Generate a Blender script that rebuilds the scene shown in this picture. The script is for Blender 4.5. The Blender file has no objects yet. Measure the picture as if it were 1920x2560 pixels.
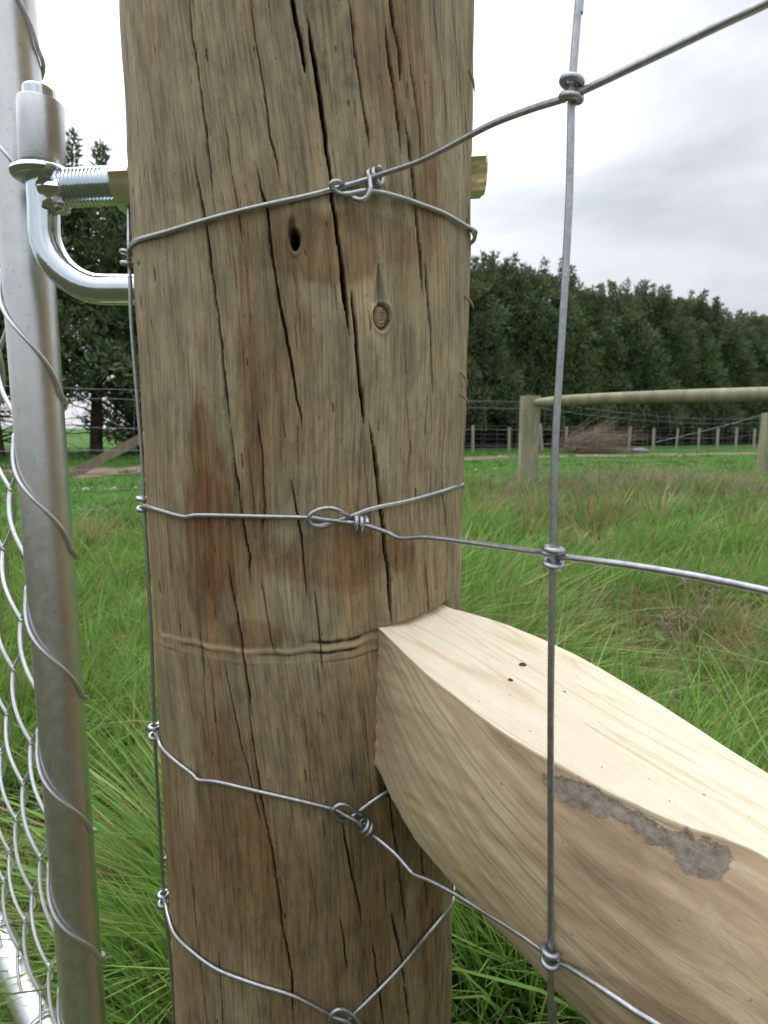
import bpy, math, random
import numpy as np
from mathutils import Vector, Matrix
random.seed(7); rng = np.random.default_rng(11)
S = bpy.context.scene
COL = S.collection
rad = math.radians

# ------------------------------------------------------------------ camera
H = 0.75                      # eye height
FPX = 1500.0                  # focal length in pixels of the 1920 x 2560 frame
TH = math.atan(205/1500.0)    # pitch down
ROLL = math.atan(58/10900.0)
F = Vector((0, math.cos(TH), -math.sin(TH)))
R0 = Vector((1, 0, 0)); U0 = R0.cross(F)
Rv = R0*math.cos(ROLL) + U0*math.sin(ROLL)
Uv = Rv.cross(F)
cam = bpy.data.cameras.new('camera'); co = bpy.data.objects.new('camera', cam); COL.objects.link(co)
M = Matrix((Rv, Uv, -F)).transposed().to_4x4(); M.translation = (0, 0, H)
co.matrix_world = M
cam.sensor_fit = 'VERTICAL'; cam.sensor_height = 36.0; cam.lens = FPX/2560*36
cam.clip_start = 0.01; cam.clip_end = 2000
cam.dof.use_dof = True; cam.dof.focus_distance = 0.31; cam.dof.aperture_fstop = 21
S.camera = co

# ------------------------------------------------------------------ sky and sun
SUN_EL, SUN_AZ = 52, -35      # degrees; azimuth from +Y, negative to the left
w = bpy.data.worlds.new('World'); S.world = w; w.use_nodes = True
nt = w.node_tree; nt.nodes.clear()
def wn(t, **k):
    n = nt.nodes.new(t)
    for a, b in k.items(): setattr(n, a, b)
    return n
out = wn('ShaderNodeOutputWorld'); bg = wn('ShaderNodeBackground'); bg.inputs['Strength'].default_value = 0.1
sky = wn('ShaderNodeTexSky', sky_type='NISHITA', sun_disc=False)
sky.sun_elevation = rad(SUN_EL); sky.sun_rotation = rad(SUN_AZ)
tc = wn('ShaderNodeTexCoord')
mp = wn('ShaderNodeMapping'); mp.inputs['Scale'].default_value = (1.0, 1.0, 2.6); mp.inputs['Location'].default_value = (3.1, .4, .9)
nz = wn('ShaderNodeTexNoise'); nz.inputs['Scale'].default_value = 2.8; nz.inputs['Detail'].default_value = 5; nz.inputs['Roughness'].default_value = .5; nz.inputs['Distortion'].default_value = .25
rp = wn('ShaderNodeValToRGB'); rp.color_ramp.elements[0].position = .38; rp.color_ramp.elements[1].position = .60
rp.color_ramp.elements[0].color = (5.9, 6.15, 6.7, 1); rp.color_ramp.elements[1].color = (8.3, 8.5, 8.9, 1)
# thinner cloud round the sun: brighter sky on that side
sd = Vector((math.sin(rad(SUN_AZ))*math.cos(rad(SUN_EL)), math.cos(rad(SUN_AZ))*math.cos(rad(SUN_EL)), math.sin(rad(SUN_EL))))
dt = wn('ShaderNodeVectorMath', operation='DOT_PRODUCT'); dt.inputs[1].default_value = sd
mr = wn('ShaderNodeMapRange', interpolation_type='SMOOTHSTEP'); mr.inputs['From Min'].default_value = .50; mr.inputs['From Max'].default_value = .95
mr.inputs['To Min'].default_value = 0.80; mr.inputs['To Max'].default_value = 1.35
mu = wn('ShaderNodeMix', data_type='RGBA', blend_type='MULTIPLY'); mu.inputs['Factor'].default_value = 1
mx = wn('ShaderNodeMix', data_type='RGBA'); mx.inputs['Factor'].default_value = .93
L = nt.links.new
L(tc.outputs['Generated'], mp.inputs[0]); L(mp.outputs[0], nz.inputs[0]); L(nz.outputs[0], rp.inputs[0])
L(tc.outputs['Generated'], dt.inputs[0]); L(dt.outputs['Value'], mr.inputs['Value'])
# overcast sky: brighter towards the zenith
sx = wn('ShaderNodeSeparateXYZ'); zr_ = wn('ShaderNodeMapRange'); zr_.inputs['From Min'].default_value = 0.0; zr_.inputs['From Max'].default_value = 1.0; zr_.inputs['To Min'].default_value = .92; zr_.inputs['To Max'].default_value = 3.0
zp = wn('ShaderNodeMath', operation='POWER'); zp.inputs[1].default_value = 2.6; zc_ = wn('ShaderNodeMath', operation='MAXIMUM'); zc_.inputs[1].default_value = 0.0
mm = wn('ShaderNodeMath', operation='MULTIPLY')
L(tc.outputs['Generated'], sx.inputs[0]); L(sx.outputs[2], zc_.inputs[0]); L(zc_.outputs[0], zp.inputs[0]); L(zp.outputs[0], zr_.inputs['Value']); L(zr_.outputs[0], mm.inputs[0]); L(mr.outputs[0], mm.inputs[1])
L(rp.outputs[0], mu.inputs[6]); L(mm.outputs[0], mu.inputs[7])
L(sky.outputs[0], mx.inputs[6]); L(mu.outputs[2], mx.inputs[7]); L(mx.outputs[2], bg.inputs[0]); L(bg.outputs[0], out.inputs[0])
sun = bpy.data.lights.new('sun', 'SUN'); sun.energy = 1.5; sun.angle = rad(25); sun.color = (1, .97, .92)
so = bpy.data.objects.new('sun', sun); COL.objects.link(so); so.rotation_euler = sd.to_track_quat('Z', 'Y').to_euler()
S.view_settings.view_transform = 'Standard'; S.view_settings.look = 'None'; S.view_settings.exposure = 0.42; S.view_settings.gamma = 1

# ------------------------------------------------------------------ helpers
C0 = Vector((0, 0, H))
def ray(px, py): return F + Rv*((px-960)/FPX) - Uv*((py-1280)/FPX)
def at(px, py, Y):
    d = ray(px, py); return C0 + d*(Y/d.y)
def onz(px, py, z):
    d = ray(px, py); return C0 + d*((z-H)/d.z)
def smooth(a, b, x):
    t = np.clip((x-a)/(b-a), 0, 1); return t*t*(3-2*t)
def vnoise(x, y, seed=0, n=256):
    g = np.random.default_rng(seed).random((n, n))
    xi = np.floor(x).astype(int); yi = np.floor(y).astype(int); fx = x-xi; fy = y-yi
    fx = fx*fx*(3-2*fx); fy = fy*fy*(3-2*fy)
    a = g[xi % n, yi % n]; b = g[(xi+1) % n, yi % n]; c = g[xi % n, (yi+1) % n]; d = g[(xi+1) % n, (yi+1) % n]
    return (a*(1-fx)+b*fx)*(1-fy)+(c*(1-fx)+d*fx)*fy

class MB:
    def __init__(s): s.v = []; s.f = []
    def add(s, vs, fs):
        k = len(s.v); s.v += [tuple(p) for p in vs]; s.f += [tuple(i+k for i in f) for f in fs]; return s
    def tube(s, pts, r, seg=10, cap=True, rs=None, closed=False):
        pts = [Vector(p) for p in pts]; n = len(pts)
        if n < 2: return s
        if rs is None: rs = [r]*n
        tang = []
        for i in range(n):
            a = pts[(i-1) % n] if (closed or i > 0) else pts[i]; b = pts[(i+1) % n] if (closed or i < n-1) else pts[i]
            d = b-a; tang.append(d.normalized() if d.length > 1e-9 else Vector((0, 0, 1)))
        u = tang[0].orthogonal().normalized(); vs = []; k0 = len(s.v)
        for i in range(n):
            u = (u - tang[i]*u.dot(tang[i]))
            u = u.normalized() if u.length > 1e-6 else tang[i].orthogonal().normalized()
            q = tang[i].cross(u)
            for j in range(seg):
                a = 2*math.pi*j/seg; vs.append(pts[i] + (u*math.cos(a)+q*math.sin(a))*rs[i])
        s.v += [tuple(p) for p in vs]
        m = n if closed else n-1
        for i in range(m):
            i2 = (i+1) % n
            for j in range(seg):
                j2 = (j+1) % seg
                s.f.append((k0+i*seg+j, k0+i*seg+j2, k0+i2*seg+j2, k0+i2*seg+j))
        if cap and not closed:
            s.f.append(tuple(k0+j for j in range(seg))[::-1]); s.f.append(tuple(k0+(n-1)*seg+j for j in range(seg)))
        return s
    def lathe(s, base, axis, prof, seg=32):          # prof: (radius, distance along axis)
        axis = Vector(axis).normalized(); u = axis.orthogonal().normalized(); q = axis.cross(u); k0 = len(s.v)
        for r, h in prof:
            for j in range(seg):
                a = 2*math.pi*j/seg; s.v.append(tuple(Vector(base)+axis*h+(u*math.cos(a)+q*math.sin(a))*r))
        for i in range(len(prof)-1):
            for j in range(seg):
                j2 = (j+1) % seg; s.f.append((k0+i*seg+j, k0+i*seg+j2, k0+(i+1)*seg+j2, k0+(i+1)*seg+j))
        s.f.append(tuple(k0+j for j in range(seg))[::-1]); s.f.append(tuple(k0+(len(prof)-1)*seg+j for j in range(seg)))
        return s
    def build(s, name, mat, parent=None, smoothf=True):
        me = bpy.data.meshes.new(name); me.from_pydata(s.v, [], s.f); me.materials.append(mat)
        if smoothf:
            me.polygons.foreach_set('use_smooth', [len(p.vertices) < 9 for p in me.polygons])
            try: me.set_sharp_from_angle(angle=rad(40))
            except Exception: pass
        me.update(); o = bpy.data.objects.new(name, me); COL.objects.link(o)
        if parent is not None: attach(o, parent)
        return o
def attach(o, p):
    o.parent = p; o.matrix_parent_inverse = Matrix.Translation(p.location).inverted() if p.type == 'EMPTY' else Matrix()
def tag(o, label=None, cat=None, group=None, kind=None):
    if label: o['label'] = label
    if cat: o['category'] = cat
    if group: o['group'] = group
    if kind: o['kind'] = kind
    return o
def thing(name, loc, label, cat, group=None):
    o = bpy.data.objects.new(name, None); COL.objects.link(o); o.location = loc; o.empty_display_size = .05
    return tag(o, label, cat, group)
def npmesh(name, V, Q, mat, parent=None, attrs=None, uv=None, smoothf=True):
    me = bpy.data.meshes.new(name); nv = len(V); nq, k = Q.shape
    me.vertices.add(nv); me.vertices.foreach_set('co', V.astype(np.float32).ravel())
    me.loops.add(nq*k); me.loops.foreach_set('vertex_index', Q.astype(np.int32).ravel())
    me.polygons.add(nq); me.polygons.foreach_set('loop_start', np.arange(0, nq*k, k, dtype=np.int32)); me.polygons.foreach_set('loop_total', np.full(nq, k, dtype=np.int32))
    me.update(calc_edges=True)
    if smoothf: me.polygons.foreach_set('use_smooth', np.ones(nq, dtype=bool))
    for an, av in (attrs or {}).items():
        if av.ndim == 1:
            a = me.attributes.new(an, 'FLOAT', 'POINT'); a.data.foreach_set('value', av.astype(np.float32))
        else:
            a = me.attributes.new(an, 'FLOAT_COLOR', 'POINT'); a.data.foreach_set('color', av.astype(np.float32).ravel())
    if uv is not None:
        ul = me.attributes.new('grainuv', 'FLOAT_VECTOR', 'POINT'); ul.data.foreach_set('vector', uv.astype(np.float32).ravel())
    me.materials.append(mat); me.update()
    o = bpy.data.objects.new(name, me); COL.objects.link(o)
    if parent is not None: attach(o, parent)
    return o
def spline(pts, n=8):                                  # Catmull-Rom through 3-D points
    P = [Vector(p) for p in pts]; P = [P[0]*2-P[1]] + P + [P[-1]*2-P[-2]]; o = []
    for i in range(1, len(P)-2):
        a, b, c, d = P[i-1:i+3]
        for k in range(n):
            t = k/n; o.append(0.5*((2*b)+(c-a)*t+(2*a-5*b+4*c-d)*t*t+(3*b-a-3*c+d)*t**3))
    o.append(P[-2]); return o

# ------------------------------------------------------------------ materials
class NT:
    def __init__(s, name):
        s.m = bpy.data.materials.new(name); s.m.use_nodes = True; s.t = s.m.node_tree; s.b = s.t.nodes['Principled BSDF']; s.out = s.t.nodes['Material Output']
    def n(s, t, **k):
        o = s.t.nodes.new(t)
        for a, b in k.items(): setattr(o, a, b)
        return o
    def l(s, a, b): s.t.links.new(a, b)
    def noise(s, scale, vec=None, detail=4, rough=.55, dist=0, mapscale=None):
        o = s.n('ShaderNodeTexNoise'); o.inputs['Scale'].default_value = scale; o.inputs['Detail'].default_value = detail; o.inputs['Roughness'].default_value = rough; o.inputs['Distortion'].default_value = dist
        if vec is None: vec = s.n('ShaderNodeTexCoord').outputs['Object']
        if mapscale:
            mp = s.n('ShaderNodeMapping'); mp.inputs['Scale'].default_value = mapscale; s.l(vec, mp.inputs[0]); vec = mp.outputs[0]
        s.l(vec, o.inputs[0]); return o.outputs[0]
    def ramp(s, fac, stops):
        o = s.n('ShaderNodeValToRGB'); e = o.color_ramp.elements
        while len(e) < len(stops): e.new(.5)
        for i, (p, c) in enumerate(stops):
            e[i].position = p; e[i].color = tuple(c)+(1,) if len(c) == 3 else c
        s.l(fac, o.inputs[0]); return o.outputs[0]
    def mix(s, fac, a, b, bt='MIX'):
        o = s.n('ShaderNodeMix', data_type='RGBA', blend_type=bt)
        for sock, val in ((0, fac), (6, a), (7, b)):
            if isinstance(val, (int, float)): o.inputs[sock].default_value = val
            elif isinstance(val, tuple): o.inputs[sock].default_value = val+(1,) if len(val) == 3 else val
            else: s.l(val, o.inputs[sock])
        return o.outputs[2]
    def attr(s, name, out='Fac'):
        o = s.n('ShaderNodeAttribute', attribute_name=name); return o.outputs[out]
    def math(s, op, a, b=0, clamp=False):
        o = s.n('ShaderNodeMath', operation=op, use_clamp=clamp)
        for i, v in enumerate((a, b)):
            if isinstance(v, (int, float)): o.inputs[i].default_value = v
            else: s.l(v, o.inputs[i])
        return o.outputs[0]
    def bump(s, h, dist, strength=1, prev=None):
        o = s.n('ShaderNodeBump'); o.inputs['Distance'].default_value = dist; o.inputs['Strength'].default_value = strength; s.l(h, o.inputs['Height'])
        if prev is not None: s.l(prev, o.inputs['Normal'])
        return o.outputs[0]
    def fin(s, col=None, rough=None, metal=0, normal=None, spec=None):
        for k, v in (('Base Color', col), ('Roughness', rough), ('Metallic', metal), ('Normal', normal), ('Specular IOR Level', spec)):
            if v is None: continue
            i = s.b.inputs[k]
            if isinstance(v, (int, float)): i.default_value = v
            elif isinstance(v, tuple): i.default_value = v+(1,) if len(v) == 3 else v
            else: s.l(v, i)
        return s.m

def metal(name, c1, c2, r1, r2, scale=90, bump=.0002, mapscale=None, grime=0):
    t = NT(name); n = t.noise(scale, detail=5, mapscale=mapscale); c = t.ramp(n, [(.3, c1), (.7, c2)])
    if grime:
        g = t.noise(scale*5, detail=6); gm = t.ramp(g, [(.60, (0, 0, 0)), (.68, (1, 1, 1))]); c = t.mix(t.math('MULTIPLY', gm, grime), c, (.16, .15, .13))
    n2 = t.noise(scale*3); r = t.n('ShaderNodeMapRange'); t.l(n2, r.inputs[0]); r.inputs[1].default_value = .3; r.inputs[2].default_value = .7; r.inputs[3].default_value = r1; r.inputs[4].default_value = r2
    return t.fin(c, r.outputs[0], 1.0, t.bump(t.noise(scale*8), bump))
M_wire = metal('galvanised_wire', (.36, .37, .39), (.52, .53, .54), .32, .5, 400, .00008, grime=.5)
M_mesh = metal('bright_chain_wire', (.66, .66, .69), (.8, .8, .82), .38, .5, 300, .00006)
M_pipe = metal('galvanised_pipe', (.66, .67, .66), (.75, .76, .75), .33, .42, 60, .00004, grime=.2)
M_zinc = metal('bright_zinc', (.66, .74, .80), (.76, .82, .86), .10, .17, 50, .00006, grime=.08)
M_collar = metal('dull_steel_collar', (.54, .54, .54), (.64, .64, .65), .28, .40, 60, .0001, grime=.1)
M_weld = metal('burnt_weld', (.22, .18, .15), (.65, .66, .68), .2, .4, 250, .0006)
def nutmat():
    t = NT('yellow_zinc_nut'); n = t.noise(45, detail=2); c = t.ramp(n, [(.38, (.72, .76, .55)), (.5, (.84, .78, .58)), (.6, (.86, .64, .60))])
    return t.fin(c, .33, 1.0, t.bump(t.noise(500), .0002))
M_nut = nutmat()
t__ = NT('bark_crumb'); M_weld_brown = t__.fin(t__.ramp(t__.noise(900), [(.4, (.07, .035, .02)), (.6, (.18, .09, .05))]), .9)

def postmat():
    t = NT('weathered_post_wood'); uv = t.attr('grainuv', 'Vector')
    broad = t.noise(1, uv, 4, .6, .3, (22, 7, 1)); streak = t.noise(1, uv, 6, .65, .4, (110, 7, 1)); fine = t.noise(1, uv, 5, .7, .2, (620, 26, 1)); speck = t.noise(1, uv, 3, .6, 0, (900, 190, 1))
    c = t.ramp(broad, [(.34, (.24, .180, .104)), (.45, (.345, .278, .168)), (.55, (.33, .290, .185)), (.66, (.46, .385, .245))])
    patch = t.noise(1, uv, 5, .62, .6, (26, 15, 1)); c = t.mix(t.ramp(patch, [(.47, (0, 0, 0)), (.62, (.5, .5, .5))]), c, (.255, .235, .160))
    warm = t.noise(1, uv, 5, .65, .4, (40, 5, 1)); c = t.mix(t.ramp(warm, [(.54, (0, 0, 0)), (.64, (.6, .6, .6))]), c, (.36, .235, .115))
    mott = t.noise(1, uv, 6, .7, .3, (120, 55, 1)); c = t.mix(.6, c, t.ramp(mott, [(.38, (.72, .70, .66)), (.5, (1, 1, 1)), (.62, (1.22, 1.2, 1.14))]), 'MULTIPLY')
    c = t.mix(.45, c, t.ramp(streak, [(.36, (.60, .56, .50)), (.5, (1, 1, 1)), (.64, (1.28, 1.2, 1.06))]), 'MULTIPLY')
    c = t.mix(.8, c, t.ramp(fine, [(.38, (.60, .57, .52)), (.5, (1, 1, 1)), (.62, (1.25, 1.22, 1.15))]), 'MULTIPLY')
    c = t.mix(t.math('MULTIPLY', t.ramp(speck, [(.635, (0, 0, 0)), (.69, (1, 1, 1))]), .7), c, (.05, .032, .018))
    c = t.mix(t.attr('stain'), c, t.mix(1, c, (.62, .42, .29), 'MULTIPLY'))
    c = t.mix(t.attr('shade_stain'), c, t.mix(1, c, (.58, .49, .40), 'MULTIPLY'))  # lower post: shade painted into the wood colour, together with brown staining
    c = t.mix(t.attr('pale'), c, (.50, .375, .215))
    c = t.mix(t.math('MULTIPLY', t.attr('smudge'), .8), c, (.085, .088, .085))
    c = t.mix(t.attr('crack'), c, (.032, .020, .012))
    h = t.math('ADD', t.math('MULTIPLY', streak, .6), t.math('MULTIPLY', fine, .5)); h = t.math('SUBTRACT', h, t.math('MULTIPLY', t.attr('crack'), .3))
    return t.fin(c, .78, 0, t.bump(h, .0014, .8), .25)
M_post = postmat()

def beammat():
    t = NT('fresh_sawn_pine'); uv = t.attr('grainuv', 'Vector')
    ring = t.noise(1, uv, 3, .5, .35, (2.6, 34, 1)); fine = t.noise(1, uv, 5, .65, .1, (9, 560, 1)); saw = t.noise(1, uv, 4, .7, .2, (60, 60, 1))
    lines = t.math('FRACT', t.math('MULTIPLY', ring, 7.0)); lin = t.ramp(lines, [(0, (1, 1, 1)), (.66, (.98, .965, .94)), (.9, (.82, .75, .63)), (1, (1, 1, 1))])
    c = t.mix(.6, (.81, .72, .555), t.ramp(fine, [(.3, (.82, .78, .70)), (.55, (1, 1, 1)), (.75, (1.05, 1.04, 1.02))]), 'MULTIPLY')
    c = t.mix(.8, c, lin, 'MULTIPLY')
    c = t.mix(.5, c, t.ramp(saw, [(.35, (.88, .86, .82)), (.6, (1, 1, 1))]), 'MULTIPLY')
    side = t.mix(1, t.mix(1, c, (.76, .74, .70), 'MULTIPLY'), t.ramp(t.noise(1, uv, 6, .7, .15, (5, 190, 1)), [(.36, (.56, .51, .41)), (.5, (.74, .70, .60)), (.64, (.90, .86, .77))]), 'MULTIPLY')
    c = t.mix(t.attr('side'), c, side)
    weath = t.ramp(t.noise(1, uv, 6, .65, .8, (9, 55, 1)), [(.34, (.22, .145, .085)), (.45, (.32, .225, .135)), (.56, (.40, .295, .18)), (.66, (.50, .39, .26))])
    c = t.mix(t.attr('weather'), c, weath)
    bk = t.ramp(t.noise(230, detail=7, rough=.75), [(.34, (.10, .085, .065)), (.46, (.20, .18, .145)), (.55, (.27, .25, .20)), (.66, (.40, .31, .21))])
    bm_ = (t.math('ADD', t.attr('bark'), t.math('MULTIPLY', t.math('SUBTRACT', t.noise(90, detail=6, rough=.7), .5), 1.25)))
    bmask = t.ramp(bm_, [(.40, (0, 0, 0)), (.54, (1, 1, 1))]); bk = t.mix(.12, t.mix(1, bk, (.74, .74, .76), 'MULTIPLY'), c)
    c = t.mix(bmask, c, bk)
    sp = t.ramp(t.noise(330, detail=2), [(.735, (0, 0, 0)), (.76, (1, 1, 1))]); c = t.mix(sp, c, (.16, .085, .04))
    h = t.math('ADD', t.math('MULTIPLY', fine, .6), t.math('MULTIPLY', t.noise(200, detail=5), .5)); h = t.math('ADD', h, t.math('MULTIPLY', bmask, 1.2))
    return t.fin(c, .72, 0, t.bump(h, .0011, .8), .25)
M_beam = beammat()

def railmat(name, a, b, c_):
    t = NT(name); n = t.noise(1, None, 6, .65, .6, (8, 8, 2.2)); f = t.noise(1, None, 5, .7, .1, (90, 90, 6))
    c = t.ramp(n, [(.3, a), (.5, b), (.72, c_)]); c = t.mix(.6, c, t.ramp(f, [(.3, (.6, .6, .58)), (.55, (1, 1, 1)), (.75, (1.15, 1.15, 1.1))]), 'MULTIPLY')
    return t.fin(c, .85, 0, t.bump(f, .004, .6), .2)
M_rail = railmat('treated_rail_wood', (.19, .185, .12), (.29, .28, .185), (.40, .375, .265))
M_brace = railmat('old_brace_wood', (.17, .14, .10), (.25, .20, .15), (.33, .28, .21))
M_fpost = railmat('far_post_wood', (.28, .26, .20), (.38, .34, .26), (.46, .42, .34))
M_fwire = metal('far_fence_wire', (.30, .31, .32), (.45, .46, .47), .45, .6, 20, .0001)
M_dead = railmat('dead_branch_wood', (.18, .135, .10), (.27, .205, .155), (.38, .30, .235))
M_trunk = railmat('conifer_bark', (.045, .034, .026), (.08, .06, .045), (.13, .10, .075))
def leafmat(name, rough=.7, trans=.3, spec=.15):
    t = NT(name); c = t.attr('tint', 'Color'); t.fin(c, rough, 0, None, spec)
    tr = t.n('ShaderNodeBsdfTranslucent'); t.l(c, tr.inputs[0]); ms = t.n('ShaderNodeMixShader'); ms.inputs[0].default_value = trans
    t.l(t.b.outputs[0], ms.inputs[1]); t.l(tr.outputs[0], ms.inputs[2]); t.l(ms.outputs[0], t.out.inputs[0]); return t.m
M_leaf = leafmat('conifer_needles', .75, .2); M_grass = leafmat('grass_blades', .55, .35, .2)
def groundmat():
    t = NT('paddock_ground'); n = t.noise(.9, detail=6); f = t.noise(14, detail=6, rough=.7)
    c = t.ramp(n, [(.3, (.045, .10, .022)), (.55, (.065, .145, .03)), (.75, (.085, .15, .04))])
    c = t.mix(.8, c, t.ramp(f, [(.3, (.45, .42, .35)), (.5, (1, 1, 1)), (.7, (1.3, 1.25, 1.2))]), 'MULTIPLY')
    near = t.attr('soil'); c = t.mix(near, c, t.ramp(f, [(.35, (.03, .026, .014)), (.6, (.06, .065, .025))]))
    return t.fin(c, .95, 0, t.bump(f, .05, .7), .1)
M_ground = groundmat()
def dirtmat():
    t = NT('bare_dirt'); n = t.noise(3, detail=7, rough=.7); c = t.ramp(n, [(.3, (.13, .09, .062)), (.5, (.21, .15, .11)), (.68, (.30, .23, .17)), (.76, (.46, .40, .32))])
    return t.fin(c, .95, 0, t.bump(n, .03, .6), .1)
M_dirt = dirtmat()

# ------------------------------------------------------------------ terrain
def gh(x, y):
    x = np.asarray(x, float); y = np.asarray(y, float)
    g = .17*np.exp(-(((x-2.6)/2.0)**2+((y-6.4)/1.9)**2))
    g = g + .02*np.sin(x*1.7+y*.6)*smooth(1.5, 4, y)*(1-smooth(9, 14, y))
    return g
xs = np.concatenate([-np.geomspace(600, 12, 18), np.linspace(-11.5, 17.5, 150), np.geomspace(18, 700, 18)])
ys = np.concatenate([[-300, -60, -15, -5], np.linspace(-2, 14, 90), np.geomspace(14.5, 900, 40)])
GX, GY = np.meshgrid(xs, ys, indexing='ij'); GZ = gh(GX, GY)
V = np.stack([GX, GY, GZ], -1).reshape(-1, 3); nx, ny = GX.shape
I = np.arange(nx*ny).reshape(nx, ny); Q = np.stack([I[:-1, :-1], I[1:, :-1], I[1:, 1:], I[:-1, 1:]], -1).reshape(-1, 4)
def longzone(x, y):
    edge = 6.9+.35*np.sin(x*2.1)+np.where(x < .7, -2.6, 0)*(1-smooth(.2, 1.0, x)) - np.where(x < 1.0, .3, 0)
    edge = np.where(x < 0, 4.2+.55*x*0+.2*np.sin(x*3), edge)
    return (y < edge)
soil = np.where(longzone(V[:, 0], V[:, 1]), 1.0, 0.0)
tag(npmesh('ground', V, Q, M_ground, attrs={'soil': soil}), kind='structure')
# dirt path strip in front of the far fence
pl = [(-14, 5.6), (-9, 8.2), (-5.2, 10.6), (-1.5, 13.3), (3.2, 17.0), (9, 19.6), (16, 22.5), (30, 28)]
pv = []; pf = []
for i in range(141):
    t = i/140*(len(pl)-1); k = min(int(t), len(pl)-2); u = t-k; x = pl[k][0]*(1-u)+pl[k+1][0]*u; y = pl[k][1]*(1-u)+pl[k+1][1]*u
    d = Vector((pl[k+1][0]-pl[k][0], pl[k+1][1]-pl[k][1])).normalized(); nrm = Vector((-d.y, d.x)); wd = (1.2 if x < 0 else .6)*(.9+.25*math.sin(i*.7)+.15*math.sin(i*2.3))
    for s in (-1, 1):
        ww = s*wd*(1+.12*random.random()); X = x+nrm.x*ww; Yy = y+nrm.y*ww; pv.append((X, Yy, float(gh(X, Yy))+.006))
for i in range(140): pf.append((2*i, 2*i+2, 2*i+3, 2*i+1))
tag(MB().add(pv, pf).build('dirt_path', M_dirt), kind='structure')

# ------------------------------------------------------------------ the big post
PR = .1
def edge_fit(y, xl, xr):
    a = ray(xl, y); b = ray(xr, y); al = math.atan2(a.x, a.y); ar = math.atan2(b.x, b.y); c = (al+ar)/2; h = (ar-al)/2; d = PR/math.sin(h)
    m = (a/a.y+b/b.y)/2
    return Vector((d*math.sin(c), d*math.cos(c), H+d*math.cos(c)*m.z))
fits = [edge_fit(*e) for e in ((0, 296, 1187), (600, 331, 1177), (1240, 367, 1150), (1900, 406, 1136), (2540, 438, 1129))]
fz = np.array([p.z for p in fits]); cx = np.polyfit(fz, [p.x for p in fits], 1); cy = np.polyfit(fz, [p.y for p in fits], 1)
cy[0] *= 1.0
print('post axis', [tuple(round(c, 4) for c in p) for p in fits], cx, cy)
def pc(z): return cx[0]*z+cx[1], cy[0]*z+cy[1]
def hit(px, py, off=0.0):
    d = ray(px, py); t = .3
    r = PR+off; z = H+d.z*.3
    for _ in range(6):
        X, Yy = pc(z); a = d.x*d.x+d.y*d.y; b = -2*(d.x*X+d.y*Yy); c = X*X+Yy*Yy-r*r; D = b*b-4*a*c
        t = (-b-math.sqrt(D))/(2*a) if D > 0 else -b/(2*a)
        z = H+d.z*t
    return C0+d*t
def polar(p):
    X, Yy = pc(p.z); return math.atan2(p.x-X, -(p.y-Yy)), p.z
SH = -.055
def r7(l): return [(300+x*.5666, y*.5666) for x, y in l]
def r8(l): return [(300+x*.5666, 900+y*.5666) for x, y in l]
def rC(l): return [(780+x*.2803, 1940+y*.2803) for x, y in l]
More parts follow.
